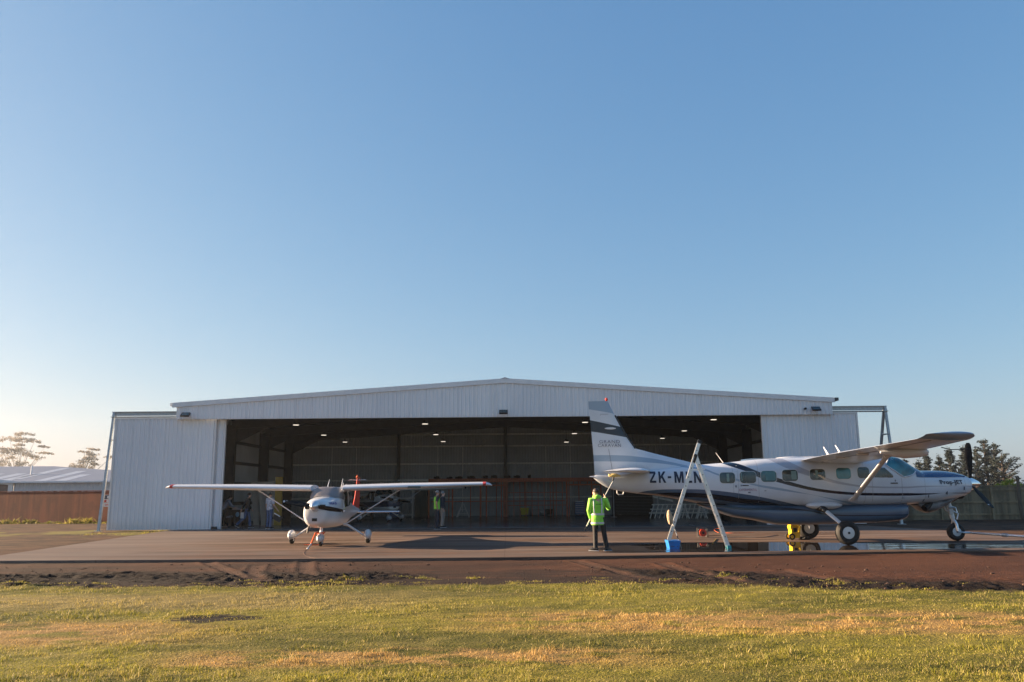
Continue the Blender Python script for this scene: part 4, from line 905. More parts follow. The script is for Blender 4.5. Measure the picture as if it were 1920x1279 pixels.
    # tail tip light, tie-down loop, antennas
    mb=MB(); a=q(1113,894.5,OY); mb.tube([(a[0]+.05,0,a[1]),(a[0]-0.10,0,a[1]+.01),(a[0]-.14,0,a[1]+.01)],[0.035,0.02,0.004],8); mb.build('tail_light',M['white'],t,local=True)
    mb=MB(); a=q(1157,920.3,OY);b=q(1169.5,921.5,OY); mb.tube([(a[0],0,a[1]+.06),(a[0],0,a[1]-.08),(a[0]+.05,0,a[1]-.12),(b[0]-.03,0,a[1]-.12),(b[0],0,b[1]-.02),(b[0],0,b[1]+.06)],0.018,6); mb.build('tiedown_ring',M['white_d'],t,local=True)
    def ant(pa,pb,w0,w1,y=0):
        a=P(*pa,OY); b=P(*pb,OY); mb=MB(); mb.tube([(a.x-OX,y,a.z-.03),(b.x-OX,y,b.z)],[w0,w1],8,sx=0.35,up=(0,1,0)); mb.build('antenna',M['white'],t,local=True)
    ant((1358,869),(1342,849),0.035,0.012); ant((1556,857),(1544,838),0.09,0.03); ant((1580,856),(1566,834.5),0.09,0.03); ant((1542,858),(1541.5,854),0.02,0.008)
    mb=MB(); a=P(1464,859,OY); mb.ell((a.x-OX+.35,0,a.z-0.02),(0.55,0.2,0.07),14,8); mb.build('roof_fairing',M['white'],t,local=True)
    # wings
    for s in(-1,1):
        xr=11.46-OX
        secs=[(xr,s*0.30,2.60,2.00,0.155),(xr,s*0.8,2.60,2.00,0.155),(xr,s*2.7,2.675,2.0,0.15),(11.17-OX,s*7.45,2.86,1.26,0.12)]
        mb=wing_mb(secs); w=mb.build('wing',M['white'],t,local=True,smooth=40)
        tip=[(11.17-OX,s*7.45,2.86,1.26,0.12),(11.175-OX,s*7.60,2.875,1.27,0.125),(11.15-OX,s*7.78,2.905,1.24,0.11),(11.06-OX,s*7.90,2.945,1.14,0.07),(10.98-OX,s*7.93,2.955,1.0,0.03)]
        wing_mb(tip).build('wing_tip',mat('steel_blue_tip',(0.20,0.33,0.52),0.25,coat=0.6,var=0.05),parent=w,grand=t,local=True,smooth=60)
        mb=MB()   # flap and aileron gap lines under the wing
        for f in(0.70,):
            mb.tube([(xr-2.0*f,s*0.9,2.545),(xr-2.0*f,s*2.7,2.615),(11.17-OX-1.26*f,s*7.4,2.83)],0.008,4)
        mb.build('hinge_gap',M['greyink'],parent=w,grand=t,local=True)
        mb=MB()   # flap track fairings
        for sp in(1.4,2.6,3.9,5.2):
            tt=(sp-2.7)/4.75; c=2.0 if sp<2.7 else 2.0-0.74*tt; le=xr if sp<2.7 else xr-0.29*tt; z=2.60+0.035*sp
            mb.ell((le-c*0.72,s*sp,z-0.085),(0.20,0.025,0.035),8,6)
        mb.build('flap_bracket',M['white'],parent=w,grand=t,local=True)
        # strut
        a=Vector((10.98-OX,s*0.84,1.34)); b=Vector((10.75-OX,s*4.05,2.62)); mb=MB(); mb.tube([a,a.lerp(b,0.08),a.lerp(b,0.93),b],[0.15,0.095,0.085,0.13],10,sx=0.42,up=(1,0,0)); mb.build('wing_strut',M['white'],t,local=True)
        # main gear
        wx=10.385-OX; wy=s*1.66
        mb=MB(); mb.tube([(wx-.47,s*0.50,1.17),(wx-.42,s*0.86,1.10),(wx-.33,s*1.00,0.99)],[0.17,0.14,0.085],12,sx=0.85,up=(1,0,0)); bt=mb.build('gear_boot',M['black'],t,local=True)
        mb=MB(); mb.tube([(wx-.34,s*0.98,1.0),(wx-.08,s*1.46,0.62)],[0.075,0.062],10,sx=0.7,up=(1,0,0)); mb.tube([(wx-.1,s*1.44,0.65),(wx,s*1.50,0.40)],[.05,.045],8); mb.tube([(wx,s*1.46,0.37),(wx,s*1.68,0.37)],0.045,8); mb.build('gear_leg',M['white'],t,local=True)
        mb=MB(); a=q(1513,949)[0]; b=q(1582,944)[0]; mb.ell(((a+b)/2,s*0.66,1.17),((b-a)/2,0.30,0.125),18,10); mb.build('gear_fairing',M['white'],t,local=True)
        wheel(t,(wx,wy,0.365),0.365,0.27,M['white_d'],side=s)
    mb=MB(); yy=-5.35; mb.tube([(9.95-OX,yy,2.64),(10.25-OX,yy,2.62),(10.6-OX,yy,2.61),(11.0-OX,yy,2.63),(11.17-OX,yy,2.64),(11.24-OX,yy,2.65)],[0.03,0.10,0.14,0.13,0.10,0.03],16); mb.build('radar_pod',M['white'],t,local=True)
    mb=MB(); yy=-6.1; mb.tube([(11.2-OX,yy,2.72),(11.45-OX,yy,2.66),(11.95-OX,yy,2.67)],0.013,6); mb.build('pitot_tube',M['black'],t,local=True)
    # cargo pod
    pt=[(1314,944.3),(1322,942.5),(1355,941),(1383,942),(1420,943.5),(1471,944.5),(1507,945),(1591,944),(1690,943),(1706,943),(1713,945)]
    pb=[(1314,945.5),(1322,949),(1355,960.5),(1383,969.5),(1420,975.6),(1471,984.6),(1507,985),(1591,982.8),(1690,977.5),(1706,973),(1713,962)]
    st=[]
    for (a,ty),(b_,by),w in zip(pt,pb,(.1,.2,.42,.52,.6,.64,.65,.65,.64,.58,.42)):
        x,zt_=q(a,ty); zb_=P(b_,by,OY-w*0.8).z; st.append((x,zt_,zb_,w,3.2 if w>.5 else 2.6))
    HP=Hull(st)
    podm=livery('pod_livery',(0.065,0.108,0.175),[(BLK,C([(1300,945),(1341,942),(1383,950),(1420,951.8),(1460,951.5),(1507,955),(1560,964),(1620,966.3),(1700,965),(1715,964.6)]),C([(1300,949),(1341,950),(1383,955),(1420,957.2),(1443,957),(1507,957.5),(1560,966.5),(1620,968),(1700,966.6),(1715,966)]))],X0,X1,rough=0.3)
    HP.mb(HP.xs[0],HP.xs[-1],k=70,nseg=40).build('cargo_pod',podm,t,local=True,smooth=50)
    # nose underside: exhaust / intake fairing
    mb=MB(); rs=[]
    for px,ty,by,w in((1714,944,948,.35),(1722,941,957,.36),(1734,939,962.3,.34),(1747,936,959.4,.32),(1768,934,949.5,.28),(1785,930,938,.22),(1800,926,930.5,.14)):
        x,z1=q(px,ty,OY); z0=P(px,by,OY-.15).z; ring=[]
        for j in range(18):
            a=2*math.pi*j/18; ring.append(Vector((x,w*math.cos(a)*(abs(math.cos(a))**-0.25 if abs(math.cos(a))>.01 else 1),(z0+z1)/2+(z1-z0)/2*math.sin(a))))
        rs.append(ring)
    mb.rings(rs); mb.build('lower_cowl',mat('sooty_cowl',(0.30,0.30,0.31),0.35,var=0.3,scale=2,c2=(0.06,0.06,0.065)),t,local=True)
    mb=MB(); a=q(1722,952,OY); mb.tube([(a[0]+.3,-.20,a[1]+.16),(a[0]+.15,-.32,a[1]+.06),(a[0]+.0,-.38,a[1]-.02)],[.10,.10,.11],12); mb.build('exhaust_stack',M['dark'],t,local=True)
    mb=MB(); a=q(1797,932,OY); mb.ell((a[0],0,a[1]+.02),(0.17,0.2,0.09),12,8); mb.build('air_intake',M['dark'],t,local=True)
    # spinner, propeller
    xs=q(1812.5,907,OY)[0]; zs=P(1811,907.5,OY).z; xt=P(1839.5,908,OY).x-OX
    mb=MB(); mb.disc_wheel((0,0,zs),[(xs-.03,.235),(xs,.235),(xs+.12,.21),(xs+.26,.155),(xs+.38,.09),(xt-.03,.03),(xt,.005)],'X',28); mb.build('spinner',M['chrome'],t,local=True)
    pr=M['prop']
    for k,ang in enumerate((4.0,124.0,244.0)):
        # angle from up, turning towards the camera side (-y)
        a=R(ang); d=Vector((0,-math.sin(a),math.cos(a))); mb=MB(); rs=[]
        for rr,ch,th,tw in((.16,.09,.06,90),(.32,.13,.045,88),(.55,.20,.03,84),(.85,.225,.022,80),(1.1,.215,.016,76),(1.28,.17,.012,74),(1.345,.09,.008,74)):
            sd=Vector((1,0,0)).cross(d); ax=Vector((1,0,0))*math.sin(R(tw))+sd*math.cos(R(tw)); nn=d.cross(ax)
            cpt=Vector((xs+.13,0,zs))+d*rr; ring=[]
            for j in range(12):
                b=2*math.pi*j/12; ring.append(cpt+ax*(math.cos(b)*ch/2)+nn*(math.sin(b)*th/2))
            rs.append(ring)
        mb.rings(rs); o=mb.build('propeller_blade',pr,t,local=True)
        mb=MB(); mb.rings([[cpt+(p-cpt)*1.06-d*0.10 for p in rs[-2]],[cpt+(p-cpt)*1.08-d*0.06 for p in rs[-2]]] ) if k==1 else None
        if k==1: mb.build('blade_tip_band',M['white'],parent=o,grand=t,local=True)
    # nose gear
    nx=14.60-OX
    mb=MB(); mb.tube([(nx-.16,0,1.25),(nx-.06,0,0.72)],0.075,12); mb.tube([(nx-.06,0,0.74),(nx-.03,0,.60)],[.055,.055],10); mb.build('nose_strut',M['white_d'],t,local=True)
    mb=MB(); mb.tube([(nx-.03,-.05,.64),(nx-.02,-.13,.52),(nx,-.14,.30)],[.04,.045,.04],8); mb.tube([(nx-.03,.05,.64),(nx-.02,.13,.52),(nx,.14,.30)],[.04,.045,.04],8)
    mb.tube([(nx-.04,0,.95),(nx+.14,0,.86),(nx+.08,0,.68)],.022,6); mb.tube([(nx-.35,0,1.2),(nx-.25,0,.98),(nx-.09,0,.86)],.025,6); mb.tube([(nx-.09,.06,1.12),(nx+.10,.05,1.05),(nx+.12,.02,.9)],.02,6); mb.build('nose_fork',M['alu'],t,local=True)
    mb=MB(); mb.box((nx-.12,-.06,.93),(.12,.06,.18)); mb.cyl((nx-.2,-.09,1.06),(nx,-.09,1.06),.03,8); mb.build('landing_light',M['galv'],t,local=True,smooth=0)
    wheel(t,(nx,0,.285),.285,.21,M['white_d'])
    return t
# ============================================================ light single-engine aeroplane (local: x forward)
def make_light(label,loc,rotz,body,accent,front=True,frost=True,reg='NGA JE'):
    t=thing('light_aeroplane',label,'aeroplane',loc,rotz)
    H=Hull([(2.40,1.40,.80,.30,2.3),(2.33,1.47,.72,.36,2.4),(2.1,1.515,.63,.425,2.5),(1.75,1.545,.59,.475,2.7),(1.40,1.565,.575,.52,2.8),(1.12,1.585,.57,.54,3),(.95,1.70,.57,.545,3.2),(.62,1.885,.57,.55,4),(.2,1.90,.575,.55,4.2),(-.6,1.89,.59,.54,4),(-1.1,1.80,.62,.50,3.4),(-1.8,1.52,.68,.41,2.8),(-2.6,1.36,.74,.32,2.4),(-3.8,1.22,.82,.20,2.2),(-4.9,1.11,.90,.10,2.1),(-5.55,1.04,.93,.03,2)])
    mat_b=body
    H.mb(-5.55,2.40,k=90,nseg=40).build('fuselage',mat_b,t,local=True,smooth=50)
    zt=lambda x:H.at(x)[0]
    mb=MB()
    zl=hermite([(.40,1.46),(.55,1.46),(.80,1.49),(1.10,1.55),(1.2,1.57)])
    for s in(-1,1): H.patch(lambda x:zl(x)+0.0,zt,.56,1.13,s,nx=14,nz=10,off=0.018,mb=mb)
    mb.build('windscreen',M['frost'] if frost else M['glass'],t,local=True,smooth=60)
    for s in(-1,1):
        for pl in([(.50,1.30),(.50,1.75),(.0,1.77),(-.28,1.77),(-.28,1.25),(.36,1.22)],[(-.38,1.26),(-.38,1.76),(-.85,1.74),(-1.15,1.35)]):
            H.poly(pl,s,0.008).build('window',M['glass'],t,local=True,smooth=60)
        mb=MB(); mb.tube([(.55,s*(H.y(.55,1.2)+.012),1.2),(.56,s*(H.y(.56,1.76)+.015),1.80)],.022,6); mb.build('door_pillar',mat_b,t,local=True)
    # cowl details
    mb=MB()
    for s in(-1,1):
        mb.box((2.36,s*.225,1.27),(.10,.19,.13))
    mb.build('cooling_intake',M['dark'],t,local=True,smooth=0)
    mb=MB(); mb.box((2.385,.0,.87),(.06,.16,.09)); mb.build('grille',M['dark'],t,local=True,smooth=0)
    mb=MB(); mb.tube([(2.0,-.25,.66),(2.1,-.27,.55),(2.12,-.27,.45)],.035,8); mb.build('exhaust_pipe',mat('sooty_pipe',(.05,.04,.035),.6),t,local=True)
    if reg:
        for s in(1,):
            def fn(u,v): x=2.02-0.62*u; z=1.31+0.10*v; return (x,s*(H.y(x,z)+.008),z)
            text_mb(reg,fn,bold=0.03).build('lettering',M['blueink'],t,local=True,smooth=0,fix=False)
    mb=MB(); mb.disc_wheel((0,0,1.29),[(2.38,.15),(2.42,.17),(2.55,.15),(2.66,.10),(2.74,.045),(2.76,.005)],'X',24); mb.build('spinner',M['alu'],t,local=True)
    for ang in(80.5,260.5):
        a=R(ang); d=Vector((0,-math.sin(a),math.cos(a))); rs=[]; mb=MB()
        for rr,ch,th,tw in((.10,.12,.07,50),(.25,.16,.05,38),(.5,.165,.03,27),(.75,.13,.02,20),(.93,.09,.012,17),(.955,.05,.01,16)):
            sd=Vector((1,0,0)).cross(d); ax=Vector((1,0,0))*math.sin(R(tw))+sd*math.cos(R(tw)); nn=d.cross(ax); c=Vector((2.52,0,1.29))+d*rr
            rs.append([c+ax*(math.cos(2*math.pi*j/12)*ch/2)+nn*(math.sin(2*math.pi*j/12)*th/2) for j in range(12)])
        mb.rings(rs); o=mb.build('propeller_blade',M['prop'],t,local=True)
        mb=MB(); c=Vector((2.52,0,1.29))+d*.93; mb.rings([[c+(p-c)*1.15-d*.06 for p in rs[-2]],[c+(p-c)*1.05+d*.03 for p in rs[-1]]]); mb.build('blade_tip_band',M['white'],parent=o,grand=t,local=True)
    # wings
    for s in(-1,1):
        secs=[(.80,s*.54,1.84,1.63,.13),(.80,s*2.6,1.885,1.63,.13),(.62,s*5.25,1.945,1.12,.12)]
        w=wing_mb(secs).build('wing',mat_b,t,local=True,smooth=40)
        wing_mb([(.62,s*5.25,1.945,1.12,.12),(.622,s*5.27,1.945,1.13,.128),(.62,s*5.36,1.945,1.12,.128)]).build('tip_band',accent,parent=w,grand=t,local=True,smooth=40)
        wing_mb([(.62,s*5.36,1.945,1.12,.12),(.56,s*5.48,1.93,1.0,.09),(.42,s*5.56,1.905,.75,.04)]).build('wing_tip',M['white'],parent=w,grand=t,local=True,smooth=60)
        mb=MB(); a=Vector((.42,s*.56,.64)); b=Vector((.30,s*2.42,1.80)); mb.tube([a,a.lerp(b,.05),a.lerp(b,.95),b],[.06,.042,.04,.07],8,sx=.5,up=(1,0,0)); mb.build('wing_strut',mat_b,t,local=True)
        mb=MB(); mb.tube([(.05,s*.45,.64),(.03,s*.62,.60),(0,s*1.0,.36),(0,s*1.22,.22)],[.045,.04,.032,.028],8); mb.build('gear_leg',mat_b,t,local=True)
        o=wheel(t,(0,s*1.30,.185),.185,.14,M['white_d'])
        mb=MB(); mb.tube([(.36,s*1.30,.25),(.32,s*1.30,.27),(.15,s*1.30,.30),(0,s*1.30,.30),(-.2,s*1.30,.29),(-.42,s*1.30,.30),(-.5,s*1.30,.31)],[.03,.10,.165,.17,.13,.06,.02],16,sx=.72); mb.build('wheel_fairing',M['white'],t,local=True)
        wing_mb([(-4.75,s*.05,.93,.92,.09),(-4.85,s*.6,.93,.85,.09),(-5.02,s*1.66,.93,.62,.08),(-5.06,s*1.70,.93,.5,.03)]).build('tailplane',mat_b,t,local=True,smooth=40)
    o=wheel(t,(1.43,0,.155),.155,.12,M['white_d'])
    mb=MB(); mb.tube([(1.80,0,.22),(1.75,0,.25),(1.55,0,.265),(1.43,0,.27),(1.2,0,.26),(1.0,0,.27)],[.03,.10,.145,.15,.10,.02],16,sx=.75); mb.build('wheel_fairing',M['white'],t,local=True)
    mb=MB(); mb.tube([(1.40,0,.40),(1.36,0,.62)],.045,10); mb.tube([(1.42,0,.34),(1.40,0,.42)],.03,8); mb.build('nose_strut',M['alu'],t,local=True)
    # fin
    H_fin=[(-3.55,.98,0,1.9,.03),(-4.05,1.15,0,1.45,.07),(-4.45,1.5,0,1.1,.09),(-4.85,2.28,0,.72,.08),(-4.90,2.33,0,.62,.05)]
    wing_mb(H_fin,vertical=True).build('fin',accent,t,local=True,smooth=50)
    mb=MB(); mb.tube([(-4.86,0,2.30),(-4.88,0,2.34),(-4.88,0,2.40)],[.05,.05,.02],8); mb.build('beacon',M['orange'],t,local=True)
    mb=MB(); mb.tube([(-4.85,0,2.2),(-4.9,-.28,2.22),(-4.9,-.36,2.2)],.01,5); mb.tube([(-4.85,0,2.2),(-4.9,.28,2.22),(-4.9,.36,2.2)],.01,5); mb.build('nav_antenna',M['white'],t,local=True)
    for x,y,dz,dx in((.3,-.08,.26,-.1),(-.2,.33,.14,0),(-.2,.42,.10,0),(-.9,.15,.3,-.05)):
        mb=MB(); mb.tube([(x,y,1.86),(x+dx,y+.05,1.90+dz)],[.018,.007],6); mb.build('antenna',M['white'],t,local=True)
    mb=MB(); mb.box((.835,2.95,1.865),(.05,.42,.07)) if front else None
    if front: mb.build('landing_light',M['glass'],t,local=True,smooth=0)
    return t
def make_aircraft():
    M['seam']=mat('panel_seam',(0.25,0.27,0.31),0.5)
    make_turboprop()
    wb=mat('white_aircraft_paint',(0.63,0.65,0.69),0.30,var=0.04,scale=1.2,coat=0.4)
    make_light('small white high-wing propeller plane with red wing bands and red tail fin facing the camera',(-6.10,28.90,0),R(-90),wb,M['red'])
    wn=livery('blue_white_livery',(0.62,0.63,0.65),[(NAVYL,[(-5.6,1.12),(-2,1.12),(0,1.15),(2.4,1.22)],[(-5.6,.92),(-2,.86),(0,.86),(2.4,.9)])],-5.6,2.5,rough=0.35)
    make_light('small white and navy high-wing plane stored inside the hangar behind the red-tailed plane',(-7.6,50.0,0.012),R(-62),wn,M['navy'],front=False,frost=False,reg=None)
NAVYL=(0.012,0.025,0.07)
# ============================================================ people
def skin_mesh(nodes,edges,radii,level=1):
    me=bpy.data.meshes.new('s'); me.from_pydata([tuple(n) for n in nodes],edges,[]); o=bpy.data.objects.new('s',me); COL.objects.link(o)
    m=o.modifiers.new('k','SKIN'); m.use_smooth_shade=True
    sv=me.skin_vertices[0].data
    for i,r in enumerate(radii): sv[i].radius=r if hasattr(r,'__len__') else (r,r); sv[i].use_root=(i==0)
    s=o.modifiers.new('u','SUBSURF'); s.levels=level; s.render_levels=level
    dg=bpy.context.evaluated_depsgraph_get(); out=bpy.data.meshes.new_from_object(o.evaluated_get(dg)); bpy.data.objects.remove(o); return out
def person(label,loc,rotz,J,top,topm,legm,hair,scale=1.0,hem=0.9,long=True,shoe=None,sleeve_to=1.0,extra=None,bulk=1.0,hood=False,vest=None,back_text=None):
    """J: joints in metres, local frame x right, y forward, z up"""
    t=thing('person',label,'person',loc,rotz)
    D=dict(pelvis=(0,0,.95),chest=(0,0,1.30),neck=(0,-.01,1.47),head=(0,.02,1.62),sr=(.19,0,1.42),sl=(-.19,0,1.42),er=(.24,-.02,1.14),el=(-.24,-.02,1.14),wr=(.25,.06,.90),wl=(-.25,.06,.90),
           hr=(.09,0,.92),hl=(-.09,0,.92),kr=(.10,.02,.50),kl=(-.10,.02,.50),ar=(.10,-.02,.09),al=(-.10,-.02,.09),fr=(.0,1,0),fl=(0,1,0))
    D.update(J); J={k:Vector(v) for k,v in D.items()}
    nodes=[];rad=[];ed=[]
    def nd(v,r,p=None):
        nodes.append(Vector(v)); rad.append(r); i=len(nodes)-1
        if p is not None: ed.append((p,i))
        return i
    pe=nd(J['pelvis'],(.135,.10)); ab=nd(J['pelvis'].lerp(J['chest'],.5),(.12,.09),pe); ch=nd(J['chest'],(.15,.105),ab); sh=nd(J['chest'].lerp(J['neck'],.75),(.10,.08),ch); nk=nd(J['neck']+Vector((0,0,.02)),.052,sh)
    hd=J['head']; f=(Vector(J.get('face',(0,1,0)))).normalized()
    jw=nd(hd+Vector((0,0,-.07))+f*.02,(.062,.066),nk); cr=nd(hd+Vector((0,0,.02)),(.078,.092),jw); tp=nd(hd+Vector((0,0,.085))-f*.01,(.058,.07),cr)
    ns=nd(hd+f*.105+Vector((0,0,-.02)),.014,cr)
    for s in('r','l'):
        sg=1 if s=='r' else -1
        a=nd(J['s'+s],.058,sh); b=nd(J['s'+s].lerp(J['e'+s],.5),.047,a); c=nd(J['e'+s],.042,b); d=nd(J['e'+s].lerp(J['w'+s],.4),.040,c); w=nd(J['w'+s],.028,d)
        dr=(J['w'+s]-J['e'+s]).normalized(); hdv=Vector(J.get('h'+s+'d',dr)).normalized(); sd=hdv.cross(Vector((0,1,0)) if abs(hdv.y)<.8 else Vector((0,0,1))).normalized()
        pm=nd(J['w'+s]+hdv*.05,(.034,.018),w)
        up=sd.cross(hdv).normalized()
        curl=J.get('c'+s,Vector((0,0,0)))
        for k,ln in enumerate((.062,.072,.068,.052)):
            o=J['w'+s]+hdv*.085+up*((k-1.5)*.019); p1=nd(o,.0095,pm); p2=nd(o+hdv*ln*.55+Vector(curl)*.02,.0085,p1); nd(o+hdv*ln+Vector(curl)*.06,.0075,p2)
        th=nd(J['w'+s]+hdv*.03+up*-.035,.011,pm); nd(J['w'+s]+hdv*.065+up*-.055+Vector(curl)*.02,.009,th)
        h=nd(J['h'+s],.085,pe); k1=nd(J['h'+s].lerp(J['k'+s],.5),.072,h); kk=nd(J['k'+s],.055,k1); c1=nd(J['k'+s].lerp(J['a'+s],.35),.052,kk); an=nd(J['a'+s],.036,c1)
        fd=Vector(J['f'+s]).normalized(); nd(J['a'+s]+fd*.12+Vector((0,0,-.05)),(.038,.03),an)
    me=skin_mesh(nodes,ed,rad); me.materials.clear(); me.materials.append(M['skin']); me.shade_smooth()
    o=bpy.data.objects.new('body',me); COL.objects.link(o); o.parent=t
    mb=MB()   # hair cap and ears
    q=(-f).to_track_quat('Y','Z').to_matrix()
    mb.ell(hd+Vector((0,0,.035))-f*.022,(.088,.098,.092),14,8,rot=q,zmin=-.35); mb.build('hair',hair,t,local=True)
    # garment on the torso
    mb=MB(); b=bulk; ringsd=[]
    pel,chs,nck=J['pelvis'],J['chest'],J['neck']
    lat=Vector((1,0,0)) if 'lat' not in J else J['lat'].normalized()
    dep=Vector((0,0,1)).cross(lat).normalized()
    def ring(c,rx,ry,nn=20,wob=0.0,sd=0):
        return [c+lat*(rx*math.cos(a)*(1+wob*math.sin(3*a+sd)))+dep*(ry*math.sin(a)*(1+wob*math.cos(4*a+sd*2))) for a in [2*math.pi*j/nn for j in range(nn)]]
    hemc=Vector((pel.x,pel.y,hem))
    prof=[(hemc,.175*b,.130*b,.03,1),(hemc.lerp(pel,.5) if hem<.9 else hemc.lerp(chs,.2),.178*b,.132*b,.04,2),(pel.lerp(chs,.35),.165*b,.122*b,.035,3),(pel.lerp(chs,.7),.172*b,.125*b,.025,4),(chs,.188*b,.128*b,.02,5),(chs.lerp(nck,.5),.190*b,.118*b,.01,6),(chs.lerp(nck,.78),.155,.098,0,0),(nck+Vector((0,0,-.015)),.078,.075,0,0),(nck+Vector((0,0,.035)),.064,.066,0,0)]
    prof=[p for i,p in enumerate(prof) if i<2 or p[0].z>hem+.06]
    mb.rings([ring(c,rx,ry,20,w,s) for c,rx,ry,w,s in prof])
    if sleeve_to>0.35:
        for s in('r','l'):
            a,e,w=J['s'+s],J['e'+s],J['w'+s]; inner=a.lerp(chs+Vector((0,0,.06)),.35)
            pts=[inner,a,a.lerp(e,.5),e]; rs=[.085*b,.083*b,.070*b,.062*b]
            if sleeve_to>0.6: pts+= [e.lerp(w,.5),e.lerp(w,.93)]; rs+=[.058*b,.047*b]
            else: pts[-1]=a.lerp(e,.75)
            mb.tube(pts,rs,12)
    g=mb.build(top,topm,t,local=True,smooth=60)
    # trousers
    mb=MB(); mb.rings([ring(Vector((pel.x,pel.y,pel.z+.07)),.148,.108),ring(pel,.158,.118),ring(pel+Vector((0,0,-.10)),.155,.115),ring(pel+Vector((0,0,-.15)),.11,.09)])
    for s in('r','l'):
        hp,k,a=J['h'+s],J['k'+s],J['a'+s]; mb.tube([hp+Vector((0,0,.02)),hp.lerp(k,.4),k,k.lerp(a,.5),a+Vector((0,0,.0))],[.098,.088,.070,.068,.066],12)
    mb.build('trousers',legm,t,local=True,smooth=60)
    for s in('r','l'):
        a=J['a'+s]; fd=Vector(J['f'+s]).normalized(); z0=a.z-.09; mb=MB()
        mb.tube([Vector((a.x,a.y,z0+.06))-fd*.08,Vector((a.x,a.y,z0+.065))-fd*.05,Vector((a.x,a.y,z0+.062))+fd*.04,Vector((a.x,a.y,z0+.048))+fd*.12,Vector((a.x,a.y,z0+.035))+fd*.19],[.03,.058,.055,.045,.02],12,up=(0,0,1))
        sh_=mb.build('shoe',shoe or M['black'],t,local=True)
        mb=MB(); mb.tube([Vector((a.x,a.y,z0+.012))-fd*.09,Vector((a.x,a.y,z0+.012))-fd*.05,Vector((a.x,a.y,z0+.012))+fd*.06,Vector((a.x,a.y,z0+.012))+fd*.20],[.012,.014,.014,.010],8,sx=3.6,up=(0,0,1)); mb.build('sole',M['white_d'],parent=sh_,grand=t,local=True)
    if hood:
        mb=MB(); mb.ell(nck+Vector((0,0,.0))-f*.055,(.125,.085,.085),14,8,rot=q); mb.tube([nck+Vector((.09*math.cos(a),.085*math.sin(a),.03)) for a in np.linspace(0,2*math.pi,14)],.035,8); mb.build('hood',topm,t,local=True)
    return t,J,g,lat,dep,prof,ring
def band(t,parent,ring,c,rx,ry,h,m,name='reflective_tape'):
    mb=MB(); mb.rings([ring(c+Vector((0,0,-h/2)),rx,ry),ring(c+Vector((0,0,h/2)),rx,ry)],cap=False); mb.build(name,m,parent=parent,grand=t,local=True)
